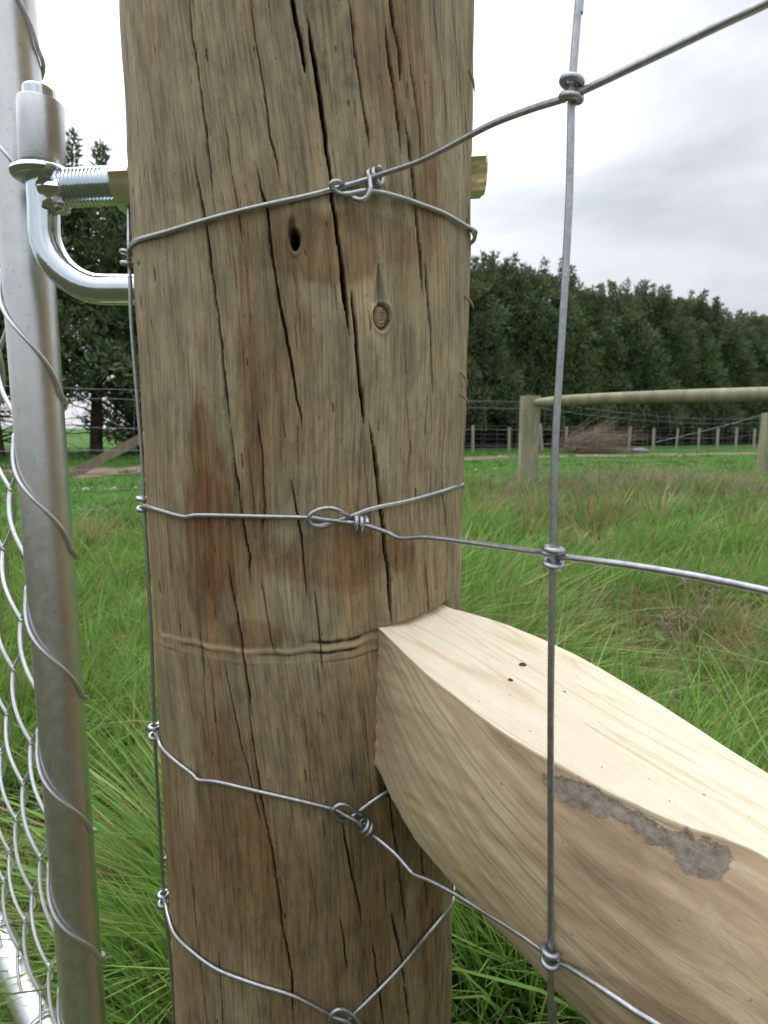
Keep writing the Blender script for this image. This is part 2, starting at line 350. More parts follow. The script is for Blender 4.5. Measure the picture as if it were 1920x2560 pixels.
cracks = [  # pixel polylines (followed once onto the wood), width px, depth m
 (r7([(750,-40),(760,0),(775,80),(800,220),(815,330)]), 9, .006),
 (r7([(825,60),(835,130),(850,230),(870,350),(890,480),(905,600),(925,740),(935,860),(955,1000),(980,1170),(995,1340),(1012,1500)]), 12, .008),
 (r7([(1018,1280),(1035,1420),(1045,1588),(1060,1708),(1080,1878)]), 11, .007),
 (r8([(1100,280),(1125,420),(1145,600),(1165,760),(1185,950),(1205,1190)]), 11, .008),
 (r7([(296,-40),(300,0),(320,200),(350,370),(375,560),(400,780),(412,850)]), 5, .003),
 (r7([(320,680),(350,850),(380,1020),(400,1200),(430,1380),(455,1588),(470,1738),(485,1888)]), 7.5, .005),
 (r8([(482,280),(505,450),(520,600),(545,740),(570,880),(575,1000)]), 6, .004),
 (r8([(478,880),(500,1050),(530,1200),(555,1400),(585,1588)]), 6.5, .005),
 (r7([(570,-40),(580,60),(610,240),(640,420),(660,600),(690,720),(705,830)]), 3.2, .002),
 (r7([(455,500),(475,640),(495,780),(515,900),(530,1020),(545,1090)]), 3, .002),
 (r7([(600,720),(620,840),(650,930),(660,1050),(680,1180),(700,1320),(730,1450),(750,1580),(775,1718),(800,1858),(812,1910)]), 5.5, .004),
 (r8([(750,520),(775,640),(800,780),(815,940),(825,1060)]), 4, .003),
 (r8([(860,1020),(880,1200),(895,1370)]), 3.2, .002),
 (r7([(995,-40),(1005,0),(1025,120),(1040,260),(1060,400),(1085,530),(1102,670)]), 5, .003),
 (r7([(1185,-40),(1190,0),(1205,120),(1230,230),(1240,370)]), 9, .005),
 (r7([(1170,110),(1190,280),(1215,420),(1235,580),(1240,690)]), 8, .005),
 (r7([(1255,520),(1275,660),(1290,800),(1305,950),(1320,1100),(1335,1310)]), 10, .007),
 (r7([(1345,1160),(1355,1320),(1370,1450),(1375,1588),(1380,1753)]), 9, .007),
 (r7([(1275,210),(1300,430),(1320,600),(1330,750)]), 4, .002),
 (r7([(1380,0),(1410,250),(1430,400),(1440,640)]), 3, .0015),
 (r7([(1465,0),(1490,250),(1510,500),(1520,780)]), 3, .0015),
 (r8([(1430,150),(1435,300),(1420,420),(1420,600),(1440,780),(1445,1000)]), 4.5, .003),
 (r8([(1355,160),(1345,340)]), 3.5, .002), (r8([(1350,890),(1362,1130)]), 7, .005),
 (r8([(1265,160),(1280,400),(1270,540)]), 2.5, .001),
 (r8([(600,230),(625,420),(640,640),(625,780)]), 4, .002), (r8([(330,900),(350,1150),(370,1400),(380,1588)]), 3, .0015),
 (r8([(620,960),(655,1200),(690,1330)]), 3, .0015), (r8([(300,300),(330,520)]), 2.5, .001),
 ([(613,1712),(648,1967),(683,2140),(706,2314),(729,2430),(735,2600)], 5.5, .004),
 ([(560,1650),(590,1800),(640,2010),(660,2080)], 4, .002),
 (rC([(265,400),(310,650),(370,930),(420,1150),(450,1390)]), 5, .004),
 (rC([(680,40),(720,400),(750,620),(780,850),(810,1080),(840,1290),(850,1460)]), 9, .008),
 (rC([(710,1210),(760,1450),(800,1600),(830,1850),(860,2100),(885,2300)]), 9, .008),
 (rC([(250,1250),(290,1550),(320,1750)]), 3.5, .002), (rC([(540,1450),(600,1900),(655,2300)]), 5.5, .004),
 (rC([(965,560),(985,800),(1010,960),(1035,1200)]), 8, .006), (rC([(640,900),(660,1080),(670,1230)]), 3, .001),
 (rC([(1175,1560),(1160,1900),(1150,2050)]), 6, .003), (rC([(1010,1500),(1030,1800),(1060,2100)]), 3, .001),
 (rC([(1075,1180),(1080,1320)]), 4, .002), ([(470,2100),(495,2350),(520,2600)], 4, .002), ([(520,1640),(540,1760)], 3, .001),
 ([(545,2380),(560,2600)], 4, .002),
]
ph = np.concatenate([np.linspace(-112, 112, 860), np.linspace(112, 248, 46)[1:-1]])*math.pi/180
zt = np.concatenate([np.linspace(-.05, .30, 40)[:-1], np.linspace(.30, 1.08, 1250), np.linspace(1.08, 1.32, 40)[1:]])
PHI, ZZ = np.meshgrid(ph, zt)
PHI = PHI-(.105/PR)*np.clip(ZZ-.72, -.45, .40)          # columns follow the spiral grain
U = PHI*PR
Uq = U + SH*(ZZ-H)*-1*0
crack = np.zeros_like(PHI); dep = np.zeros_like(PHI)
def strip(us, zs, wpx, depth, seed, jit=.0004):
    global crack, dep
    o = np.argsort(zs); zs = np.array(zs)[o]; us = np.array(us)[o]
    rows = np.where((zt >= zs[0]) & (zt <= zs[-1]))[0]
    if len(rows) < 2: return
    z = zt[rows]; s = (z-zs[0])/(zs[-1]-zs[0])
    uc = np.interp(z, zs, us) + (vnoise(z*140+seed*7.3, np.full_like(z, seed*1.7), seed)-.5)*2*jit + (vnoise(z*600+seed, np.full_like(z, seed*1.1), seed+5)-.5)*.35*jit
    tp = np.clip(np.minimum(s, 1-s)*7, .05, 1)**.8
    hw = (wpx*.00015*.5)*tp*(.65+.7*vnoise(z*90+seed*3.1, np.full_like(z, 2.2), seed+9)); hw = hw[:, None]
    d = np.abs(U[rows]-uc[:, None])
    m = np.clip((hw*1.15+.00022-d)/.00035, 0, 1)*np.clip(hw/.00034, .25, 1); dd = np.clip(1-(d/(hw+.00025))**2, 0, 1)*depth*tp[:, None]
    crack[rows] = np.maximum(crack[rows], m); dep[rows] = np.maximum(dep[rows], dd)
for k, (pts, wpx, depth) in enumerate(cracks):
    q = [polar(hit(*p)) for p in pts]; strip([a*PR for a, _ in q], [z for _, z in q], wpx, depth, 20+k)
for k in range(420):                                   # little checks and pores
    z0 = random.uniform(.32, 1.06); l = random.choice([.004, .007, .012, .03, .05])*random.uniform(.6, 1.5); u0 = random.uniform(-.17, .17)
    strip([u0, u0-l*.09], [z0, z0+l], random.uniform(1.5, 3.2)*(1.1 if l < .01 else .75), .0006, 200+k, .0003)
def blob(px, py, rx, ry, soft=1.0):
    a, z = polar(hit(px, py)); d = ((U-a*PR)/(rx*.0002))**2+((ZZ-z)/(ry*.00022))**2
    return np.exp(-(d*soft)**1.5)
nA = vnoise(U*90+40, ZZ*28, 3); nB = vnoise(U*260+60, ZZ*60, 4); nC = vnoise(U*30+20, ZZ*14, 5); nS = vnoise(U*380+90, ZZ*16, 6)
# knot holes and knots
def knot(px, py, rx, ry, holed):
    global crack, dep, smud, pale
    a, z = polar(hit(px, py)); e = np.sqrt(((U-a*PR)/(rx*.0002))**2+((ZZ-z)/(ry*.00021))**2)*(1+.25*(nB-.5))
    if holed: crack = np.maximum(crack, np.clip((1.05-e)*3, 0, 1)); dep = np.maximum(dep, np.clip(1-e, 0, 1)*.02)
    ringm = np.exp(-((e-1.35)/.22)**2); dep -= ringm*.0008; return e, ringm
smud = np.zeros_like(U); pale = np.zeros_like(U)
e1, k1 = knot(737, 600, 13, 22, True)
crack = np.maximum(crack, .9*np.clip(1.4-((U-polar(hit(730, 572))[0]*PR)/(.0022*.9))**2-((ZZ-polar(hit(730, 572))[1])/.006)**2, 0, 1))
smud = np.maximum(smud, .35*k1)
e2, k2 = knot(953, 791, 22, 26, False)
dep += .0028*np.exp(-((e2-1)/.16)**2)+.0010*(np.sin(e2*22)*.5+.5)*(e2 < .9); crack = np.maximum(crack, .75*np.exp(-((e2-1)/.13)**2)+(.65*(np.sin(e2*22)*.5+.5)*(e2 < .85)))
crack = np.maximum(crack, .5*np.exp(-((e2-.0)/.25)**2))
ta, tz = polar(hit(950, 762)); ta2, tz2 = polar(hit(945, 660))
s = np.clip((ZZ-tz)/(tz2-tz), 0, 1); ins = ((ZZ > tz) & (ZZ < tz2))
tw = .0042*(1-s)+.0004; fe = np.clip(1-np.abs(U-(ta*(1-s)+ta2*s)*PR)/tw, 0, 1)*ins
smud = np.maximum(smud, .85*fe**.7); dep += .0022*fe
pale = np.maximum(pale, .45*np.exp(-((np.abs(U-(ta*(1-s)+ta2*s)*PR)-tw*1.15)/.0012)**2)*ins)
for px, py, rx, ry, s_ in ((810,165,13,7,.75),(873,198,7,10,.7),(875,212,20,9,.6),(868,60,10,22,.5),(976,72,6,15,.5),(1005,330,10,60,.25),(440,1280,12,26,.6),(885,1925,14,30,.7),(560,2390,24,40,.35),(640,430,30,8,.15),(990,560,14,14,.4),(410,300,10,90,.35),(560,1230,60,60,.1)):
    smud = np.maximum(smud, s_*blob(px, py, rx, ry)*(.45+.9*nB))
stain = np.zeros_like(U)
for px, py, rx, ry, s_ in ((520,1330,75,130,1.0),(520,1230,50,160,.75),(500,1450,60,90,.6),(850,1395,170,55,.75),(880,1430,60,40,.5),(820,620,110,60,.65),(960,600,90,40,.55),(600,1340,60,120,.5),(630,1080,20,190,.5),(1080,500,40,90,.25),(1070,2330,60,140,.6),(560,2000,90,200,.3),(640,1590,70,30,.6)):
    stain = np.maximum(stain, s_*smooth(.25, .6, blob(px, py, rx*1.35, ry*1.3)*(.35+.75*nA+.55*vnoise(U*150+33, ZZ*12, 9)))*(.55+.6*nS))
for px, py, rx, ry, s_ in ((1045,730,50,70,.45),(420,880,40,80,.35),(830,1425,12,22,.6),(355,1100,30,40,.4),(650,1500,40,90,.35),(480,760,30,120,.25),(1100,700,18,300,.3),(450,1850,10,300,.25)):
    pale = np.maximum(pale, s_*blob(px, py, rx, ry)*(.2+1.1*nS))
# worn band of the old strap round the post
bz = np.array([polar(hit(x, y)) for x, y in ((400,1590),(480,1612),(560,1626),(660,1634),(800,1628),(940,1606))])
zb = np.interp(PHI, bz[:, 0], bz[:, 1]); dz = ZZ-zb + (nA-.5)*.0022; fadeb = smooth(-1.1, -.8, PHI)*(1-smooth(.9, 1.1, PHI)); dz = dz+.0009*(vnoise(U*35+9, ZZ*0+3, 77)-.5)*2
for o_, w_, s_ in ((.0042, .0009, 1), (-.0014, .0007, .9), (-.0065, .0007, .5)):
    g = np.exp(-((dz-o_)/w_)**2)*fadeb*np.clip(2.2*vnoise(U*38+5, ZZ*30+o_*9e3, 131+int(o_*1e4))-.55, 0, 1.2)*(.5+.9*vnoise(U*300+90, ZZ*400, 140)); crack = np.maximum(crack, 1.25*g*s_); dep += .0007*g*s_
pale = np.maximum(pale, 1.5*np.exp(-((dz-.0015)/.0011)**2)*fadeb*(.2+.9*nA)); pale = np.maximum(pale, .5*np.exp(-((dz+.0045)/.0013)**2)*fadeb*(.2+.9*nB))
# tearouts near the left edge
for px, py, rx, ry in ((345,660,18,5),(332,480,6,9),(350,1075,16,5),(352,760,9,18),(400,1470,8,18),(310,240,8,20),(388,690,5,16)):
    b_ = blob(px, py, rx, ry)*(.5+nB); crack = np.maximum(crack, np.clip(b_*1.6-.5, 0, .9)); dep += b_*.0015
shade_stain = smooth(.82, .64, ZZ)*.45*(.45+.9*nC) + smooth(.66, .46, ZZ)*.55*(.6+.6*nC)  # painted-in shade plus brown staining, deepening down the post
Rr = PR + .0011*(nC-.5) + .0011*(nA-.5) + .0004*(nB-.5) + .0016*np.sin(PHI*3+1.3)*0 - dep
right = smooth(1.05, 1.3, PHI); Rr += right*(vnoise(U*500, ZZ*22, 12)-.45)*.0016
CX, CY = pc(ZZ)
X = CX+Rr*np.sin(PHI); Y = CY-Rr*np.cos(PHI)

# ------------------------------------------------------------------ geometry of the stay beam
A = hit(946, 1571); B = hit(1119, 1518)
dirp = Vector((.845, -.535)).normalized(); nrp = Vector((.535, .845)).normalized()
A2 = Vector((A.x, A.y))
def tn(p): q = Vector((p.x, p.y))-A2; return q.dot(dirp), q.dot(nrp)
E = None
best = None
for k in range(200):                                   # where the ridge line meets the fence-parallel direction
    Yk = .12+.001*k; p = at(1876, 2126, Yk); t_, n_ = tn(p)
    if best is None or abs(n_+.0) < best: best = abs(n_); E = p
tB, nB_ = tn(B); tE, nE = tn(E)
aa = np.linalg.solve(np.array([[tB, nB_], [tE, nE]]), np.array([B.z-A.z, E.z-A.z])); print('beam A B E', A, B, E, 'slopes', aa, tB, nB_, tE)
def topz(t, n): return A.z+aa[0]*t+aa[1]*n
def ontop(px, py):
    d = ray(px, py); f = lambda s: (C0+d*s)
    p0 = f(0); t0, n0 = tn(p0); p1 = f(1); t1, n1 = tn(p1); e0 = p0.z-topz(t0, n0); e1_ = p1.z-topz(t1, n1); s_ = e0/(e0-e1_); return tn(f(s_))
rid = [ontop(*p) for p in ((946,1571),(1009,1623),(1060,1671),(1112,1726),(1178,1766),(1288,1851),(1365,1902),(1509,1972),(1656,2031),(1803,2097),(1876,2126))]
far = [ontop(*p) for p in ((1119,1518),(1200,1538),(1310,1582),(1435,1634),(1545,1693),(1656,1766),(1803,1862),(1920,1932))]
print('ridge', [(round(a, 4), round(b, 4)) for a, b in rid]); print('far', [(round(a, 4), round(b, 4)) for a, b in far])
# notch of the post behind the beam end
q = (X-A2.x)*dirp.x+(Y-A2.y)*dirp.y; qn = (X-A2.x)*nrp.x+(Y-A2.y)*nrp.y; tp_ = A.z+aa[1]*qn
tcut = min(tB, 0)*np.clip(qn/nB_, 0, 1)
ins = (q > tcut-.0005) & (qn > -.0005) & (qn < nB_+.002) & (ZZ < tp_) & (ZZ > tp_-.10)
X = np.where(ins, X-(q-tcut+.0005)*dirp.x, X); Y = np.where(ins, Y-(q-tcut+.0005)*dirp.y, Y)
nr, nc = PHI.shape; V = np.stack([X, Y, ZZ], -1).reshape(-1, 3); I = np.arange(nr*nc).reshape(nr, nc); J = np.roll(I, -1, axis=1)
Q = np.stack([I[:-1], J[:-1], J[1:], I[1:]], -1).reshape(-1, 4)
vt = len(V); V = np.vstack([V, [[*pc(zt[-1]), zt[-1]+.004]]])
Q = np.vstack([Q, np.stack([I[-1], J[-1], np.full(nc, vt), np.full(nc, vt)], -1)[:0]])
UVv = np.stack([U+.055*(ZZ-H)+.0035*np.sin(ZZ*21)+.0, ZZ, 0*U], -1).reshape(-1, 3); UVv = np.vstack([UVv, [[0, 1.3, 0]]])
def fl(a): return np.append(np.clip(a, 0, 1).ravel(), 0)
big = thing('fence_post', (*pc(0), 0), 'thick weathered round timber strainer post with long drying cracks, in the middle foreground', 'fence post')
npmesh('post_timber', V, Q, M_post, big, {'crack': fl(crack), 'stain': fl(stain), 'shade_stain': fl(shade_stain), 'pale': fl(pale), 'smudge': fl(smud)}, UVv)
cap = MB(); cap.lathe((*pc(1.31), 1.30), (0, 0, 1), [(.0985, 0), (.0985, .02), (.094, .024)], 48); cap.build('post_top', M_post, big)
for px, y0, y1, off in ((1181,175,232,.002),(1176,560,600,.003),(1171,740,775,.004),(1160,930,965,.003),(1158,985,1010,.004),(1176,545,640,.001)):   # loose fibres on the right edge
    p = hit(px-8, y0, .0005); q_ = hit(px-8, y1, .0005); q_ = q_+Vector((off+.001, 0, 0)); MB().tube(spline([p, (p+q_)/2+Vector((off*.3, 0, 0)), q_], 4), .0005, 5, rs=[.0007, .0008, .0009, .0009, .0008, .0007, .0005, .0003, .0001]).build('splinter', M_post, big)

# beam mesh
tmax = 1.75
ts = np.concatenate([np.linspace(-.004, .30, 300), np.linspace(.302, tmax, 120)])
rt = np.array(rid); ft = np.array(far)
def ext(t, P, wmax, slope_end):
    o = np.interp(t, P[:, 0], P[:, 1]); return o
nrid = np.interp(ts, rt[:, 0], rt[:, 1]); nfar = np.interp(ts, ft[:, 0], ft[:, 1])
def pfit(P, t):
    c = np.polyfit(P[:, 0], P[:, 1], 3); tc_ = np.clip(t, P[0, 0], P[-1, 0]); return np.polyval(c, tc_)
nrid = pfit(rt, ts); nfar = pfit(ft, ts)
nrid = nrid+.0012*(vnoise(ts*55, ts*0, 61)-.5)+.0005*(vnoise(ts*300, ts*0, 62)-.5); nfar = nfar+.0014*(vnoise(ts*45, ts*0, 63)-.5)+.0006*(vnoise(ts*260, ts*0, 64)-.5)
k = np.ones(9)/9
def sm(a): return np.convolve(np.pad(a, 4, mode='edge'), k, 'valid')
nrid = sm(nrid); nfar = sm(nfar)
NT_, NS_ = 60, 190
rows = []; at_s = []; side_s = []; guv = []
for i, t in enumerate(ts):
    a, b = nrid[i], nfar[i]; hc = (b-a)/2; mc = (a+b)/2
    top = [(b+(a-b)*j/NT_, 0.0) for j in range(NT_)]
    Rr_ = max(.070, hc*1.03); zc = -math.sqrt(max(Rr_**2-hc**2, 1e-8)); a0 = math.atan2(-zc, -hc); a1 = math.atan2(-zc, hc)+2*math.pi
    circ = [(mc+Rr_*math.cos(a0+(a1-a0)*j/NS_), zc+Rr_*math.sin(a0+(a1-a0)*j/NS_)) for j in range(NS_)]
    poly = [(a, 0), (a-.002, -.077), (a+.024, -.100), (b-.01, -.100), (b, -.03), (b, 0)]
    ls = np.cumsum([0]+[math.dist(poly[m], poly[m+1]) for m in range(5)]); sj = np.linspace(0, ls[-1], NS_, endpoint=False)
    rx_ = np.interp(sj, ls, [p_[0] for p_ in poly]); rz_ = np.interp(sj, ls, [p_[1] for p_ in poly])
    wv = float(np.clip(t/.105, 0, 1)); wv = wv*.75+.25*wv*wv*(3-2*wv); sec = top+[(circ[j][0]*wv+rx_[j]*(1-wv), circ[j][1]*wv+rz_[j]*(1-wv)) for j in range(NS_)]
    rows.append(sec)
sec = np.array(rows); T2 = np.repeat(ts[:, None], NT_+NS_, 1)
SN, SD = sec[:, :, 0], sec[:, :, 1]
rough = (vnoise(T2*60, SN*300+SD*300+50, 41)-.5)*.0007+(vnoise(T2*25, SN*60+SD*60+50, 42)-.5)*.0012
zbase = A.z+aa[0]*T2+aa[1]*SN
# grown outwards a little, keeping the edges ragged
Zb = zbase+SD+rough*np.where(SD > -.001, 1, .2)
Nb = SN-rough*np.where(SD > -.001, 0, 1.2)
XB = A2.x+T2*dirp.x+Nb*nrp.x; YB = A2.y+T2*dirp.y+Nb*nrp.y
VB = np.stack([XB, YB, Zb], -1).reshape(-1, 3)
arc = np.zeros_like(SD); dd = np.hypot(np.diff(SN, axis=1), np.diff(SD, axis=1)); arc[:, 1:] = np.cumsum(dd, axis=1); arc = arc-arc[:, NT_:NT_+1]   # 0 on the ridge, >0 down the near side
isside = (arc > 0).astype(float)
def surf(px, py):                                      # surface coordinates (t, arc) of a mark seen at px, py
    P = VB-np.array(C0); f = P@np.array(F); u = 960+FPX*(P@np.array(Rv))/f; v = 1280-FPX*(P@np.array(Uv))/f
    d = np.hypot(u-px, v-py)+f*2000*.02; d[(f < .05)] = 1e9; i = int(np.argmin(d)); return T2.ravel()[i], arc.ravel()[i]
def r6(l): return [(700+x*.7354, 1450+y*.7354) for x, y in l]
wl = np.array([surf(*p) for p in r6([(655,432),(700,560),(760,680),(870,800),(960,950),(1040,1150),(1150,1330),(1230,1500)])])
print('weather line', wl.round(3).tolist())
o = np.argsort(wl[:, 1]); tl = np.interp(arc, wl[o, 1], wl[o, 0])
weather = smooth(-.03, .02, T2-tl+.022*(vnoise(T2*120, arc*120+30, 51)-.5)*2)*isside*(.80+.25*vnoise(T2*40, arc*200, 52))
bp = np.array([surf(*p) for p in r6([(870,640),(900,655),(940,680),(1100,725),(1250,795),(1400,855),(1530,930),(1548,970),(1500,1025),(1430,1035),(1385,985),(1350,915),(1270,895),(1200,835),(1120,805),(1040,790),(960,750),(900,700)])])
def inpoly(x, y, P):
    c = np.zeros(x.shape, bool); n = len(P)
    for i in range(n):
        x1, y1 = P[i]; x2, y2 = P[(i+1) % n]
        with np.errstate(divide='ignore', invalid='ignore'):
            c ^= ((y1 > y) != (y2 > y)) & (x < (x2-x1)*(y-y1)/(y2-y1+1e-12)+x1)
    return c
bark = inpoly(T2, arc, bp).astype(float)*isside
for _ in range(9): bark[1:-1, 1:-1] = (bark[:-2, 1:-1]+bark[2:, 1:-1]+bark[1:-1, :-2]+bark[1:-1, 2:]+bark[1:-1, 1:-1])/5
bark = np.maximum(bark, .45*(T2 > .33)*isside*vnoise(T2*14, arc*30+9, 55))
gt = T2.copy(); gu = np.where(arc > 0, arc-.42*T2*(1-.6*np.clip(T2/.4, 0, 1)), SN+.3+.05*T2)
mrow = len(ts); mc_ = NT_+NS_; I = np.arange(mrow*mc_).reshape(mrow, mc_); J = np.roll(I, -1, 1)
Q = np.stack([I[:-1], I[1:], J[1:], J[:-1]], -1).reshape(-1, 4)
stay = thing('timber_stay', (A.x+tmax*dirp.x, A.y+tmax*dirp.y, 0), 'freshly cut pale pine stay with flat sawn top butted against the big post', 'timber stay')
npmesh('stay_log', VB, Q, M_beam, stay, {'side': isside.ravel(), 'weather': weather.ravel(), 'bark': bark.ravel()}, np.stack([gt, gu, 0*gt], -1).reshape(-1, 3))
ce = MB(); ce.add([tuple(VB[I[-1, j]]) for j in range(mc_)], [tuple(range(mc_))]); ce.build('stay_end', M_beam, stay, False)

# ------------------------------------------------------------------ woven wire netting in front
net = thing('wire_netting', (-.145, .37, 0), 'galvanised woven wire netting with tied line wires wrapped round the big post', 'wire netting')
WR = .00122
YL, YR = .372, .212
stayL = [(318,440,.395),(321,535,.385),(322,615,.374),(325,687,.372),(328,800,.372),(342,981,.372),(356,1162,.372),(362,1306,.372),(377,1560,.372),(386,1826,.372),(397,2030,.372),(409,2234,.372),(428,2425,.372),(438,2600,.372)]
stL = [at(*p) for p in stayL]
stL.append(Vector((stL[-1].x, stL[-1].y, .06)))
MB().tube(spline(stL, 6), .00115, 10).build('stay_wire', M_wire, net)
stayR = [(1456,-120),(1447,0),(1432,191),(1428,278),(1423,497),(1406,810),(1388,1111),(1383,1365),(1377,1735),(1377,2372),(1377,2560),(1377,2720)]
stR = [at(x, y, YR) for x, y in stayR]
stR = [Vector((stR[0].x, stR[0].y, 1.09))]+stR+[Vector((stR[-1].x, stR[-1].y, .06))]
MB().tube(spline(stR, 8), .00125, 12).build('stay_wire', M_wire, net)
def offpost(l, off=.0018): return [hit(x, y, off) for x, y in l]
# line wires: (on-post pixels, free pixels with distance)
lw1 = [at(324,652,.366), at(322,632,.362), at(327,614,.355)] + [hit(x, y, .0016) for x, y in ((345,600),(413,581),(527,547),(640,518),(753,493),(821,476))] + [hit(912,450,.004), at(952,436,.292), at(1036,408,.282), at(1093,382,.273), at(1172,340,.2605), at(1240,306,.2485), at(1330,272,.232), at(1400,250,.2185)]
lw1b = [at(1400,250,.2185), at(1428,238,.2150), at(1475,218,.2078), at(1580,168,.1955), at(1678,121,.186), at(1800,62,.1755), at(1920,6,.167), at(2200,-130,.147)]
lw2 = [at(357,1264,.37)] + [hit(x, y, .0016) for x, y in ((372,1268),(402,1277),(461,1292),(498,1288),(640,1291),(765,1294),(810,1299))] + [hit(878,1307,.004), hit(923,1316,.005), at(969,1331,.292), at(1003,1345,.286), at(1065,1343,.276), at(1150,1353,.262), at(1240,1366,.2455), at(1340,1380,.226), at(1360,1383,.2190)]
lw2b = [at(1360,1383,.2190), at(1384,1388,.2150), at(1413,1393,.2100), at(1510,1405,.1975), at(1610,1419,.189), at(1751,1443,.178), at(1920,1478,.167), at(2150,1530,.15)]
lw3 = [at(387,1830,.37)] + [hit(x, y, .0016) for x, y in ((396,1850),(404,1869),(434,1899),(480,1934),(498,1950),(544,1955),(648,1979),(740,2000),(833,2023))] + [hit(861,2037,.003), hit(892,2054,.005), hit(920,2077,.006), at(948,2100,.292), at(990,2136,.285), at(1027,2178,.276), at(1041,2188,.273), at(1074,2201,.267), at(1130,2230,.2565), at(1180,2260,.247), at(1280,2322,.2295), at(1345,2367,.2190)]
lw3b = [at(1345,2367,.2190), at(1377,2389,.2150), at(1410,2410,.2098), at(1500,2468,.1965), at(1582,2524,.1885), at(1641,2560,.183), at(1760,2640,.174)]
lw4 = [at(409,2246,.37)] + [hit(x, y, .0016) for x, y in ((414,2262),(421,2294),(438,2338),(480,2379),(544,2424),(636,2459),(740,2492),(828,2540))] + [hit(864,2554,.003), hit(920,2600,.006), at(1000,2660,.285), at(1100,2760,.262)]
for a, b in ((lw1, lw1b), (lw2, lw2b), (lw3, lw3b), (lw4, None)):
    pts = spline(a, 6)
    if b: pts += spline(b, 6)[1:]
    pts += [pts[-1]+Vector((.845, -.535, 0))*k_*.1 for k_ in range(1, 15)]
    MB().tube(pts, WR, 12).build('line_wire', M_wire, net)
def behind(p_from, zend, n=14):                        # a wire going on round the back of the post to the left side
    a0 = polar(p_from)[0]; o = []
    for i in range(1, n+1):
        a = a0+(2*math.pi-a0-1.35)*i/n; z = p_from.z+(zend-p_from.z)*i/n; Xc, Yc = pc(z); r = PR+.0025; o.append(Vector((Xc+r*math.sin(a), Yc-r*math.cos(a), z)))
    return o
def rim(px, py, z=None):                                # point on the right rim of the post
    p = hit(px, py, .002); return p
def coil(center, axis, r, turns, pitch, ph0=0, n=20):
    ax = Vector(axis).normalized(); u = ax.orthogonal().normalized(); v = ax.cross(u); m = int(turns*n)
    return [Vector(center)+ax*(pitch*(i/n-turns/2))+(u*math.cos(ph0+2*math.pi*i/n)+v*math.sin(ph0+2*math.pi*i/n))*r for i in range(m+1)]
def tie(loop, back, coil_px, coil_axis, end_pts):
    MB().tube(spline(loop, 6)+(behind(loop[-1], back) if back else []), WR, 10).build('tie_wire', M_wire, net)
    c = coil(coil_px, coil_axis, .0034, 2.15, .0027, 1.0)
    if end_pts: c = spline(end_pts, 5)+c
    MB().tube(c, .00118, 10).build('tie_coil', M_wire, net)
h_ = lambda x, y, o=.0018: hit(x, y, o)
tie([h_(857,462,.003), h_(848,455,.006), h_(836,454,.0065), h_(828,461,.006), h_(833,472,.0045), h_(849,483,.004), h_(871,485,.0055), h_(913,477,.006), h_(946,480,.0045), h_(1002,494,.003), h_(1057,513,.002), h_(1113,535,.002), h_(1160,562,.002), at(1187,577,.372), at(1189,582,.382), at(1185,600,.392)], h_(1178,625).z,
    h_(940,442,.004), at(952,436,.292)-hit(912,450,.004), [h_(850,468,.001), h_(862,478,.001), h_(877,490,.0045), h_(899,500,.0075), h_(917,493,.009), h_(926,473,.0095), h_(925,456,.008)])
tie([h_(874,1292,.003), h_(847,1276,.0065), h_(823,1270,.0065), h_(798,1274,.0065), h_(778,1285,.0065), h_(771,1299,.006), h_(780,1312,.005), h_(801,1314,.0035), h_(821,1308,.0015), h_(847,1301,.0012), h_(874,1292,.001), h_(894,1284,.0015), h_(937,1269,.002), h_(1020,1252,.0018), h_(1100,1230,.0018), h_(1128,1221,.0020), at(1146,1216,.366), at(1157,1212,.3765), at(1158,1211,.392)], h_(1140,1212).z,
    h_(899,1309,.005), hit(923,1316,.005)-hit(878,1307,.004), None)
tie([h_(900,2036,.004), h_(889,2027,.006), h_(870,2014,.0065), h_(850,2011,.0065), h_(836,2020,.0065), h_(832,2032,.006), h_(842,2047,.005), h_(861,2051,.002), h_(880,2041,.001), h_(892,2032,.001), h_(929,2004,.0018), h_(979,1971,.002), h_(1050,1925,.002)], h_(1100,1890).z,
    h_(915,2067,.006), hit(920,2077,.006)-hit(892,2054,.005), None)
tie([h_(905,2568,.005), h_(890,2548,.006), h_(878,2537,.0065), h_(853,2523,.0065), h_(833,2531,.0065), h_(825,2551,.006), h_(838,2575,.004), h_(864,2556,.001), h_(890,2530,.0015), h_(948,2473,.0018), h_(1004,2414,.002), h_(1060,2346,.002), h_(1105,2292,.002), at(1127,2264,.374), at(1133,2248,.384), at(1136,2201,.396)], h_(1130,2190).z,
    h_(905,2585,.006), Vector((.6, 0, -.8)), None)
# knots where stays and line wires cross
def knotring(c, ax, r, wr, seg0=0, arcdeg=330):
    ax = Vector(ax).normalized(); u = ax.orthogonal().normalized(); v = ax.cross(u); n = 22; p = []
    for i in range(n+1):
        a = seg0+rad(arcdeg)*i/n; p.append(Vector(c)+(u*math.cos(a)*1.25+v*math.sin(a))*r+ax*(.0006*math.sin(a)))
    return p
def netknot(c, gap, r, wr, tilt=0):
    m = MB(); ax = Vector((tilt, 0, 1)).normalized()
    m.tube(knotring(c+ax*gap, ax+Vector((.0, .12, 0)), r, wr, .3), wr, 10); m.tube(knotring(c-ax*gap, ax+Vector((0, -.08, 0)), r, wr, 1.4), wr, 10)
    s_ = r*1.05; m.tube(spline([c+ax*gap+Vector((s_, 0, 0)), c+Vector((s_*1.15, .001, 0)), c-ax*gap+Vector((s_, 0, 0))], 5), wr, 8)
    m.build('wire_knot', M_wire, net)
for x, y, Yk, g_ in ((1429,225,YR,.0024),(1384,1392,YR,.0026),(1377,2388,YR,.0022)): netknot(at(x, y, Yk-.0002), g_, .0027, .00125)
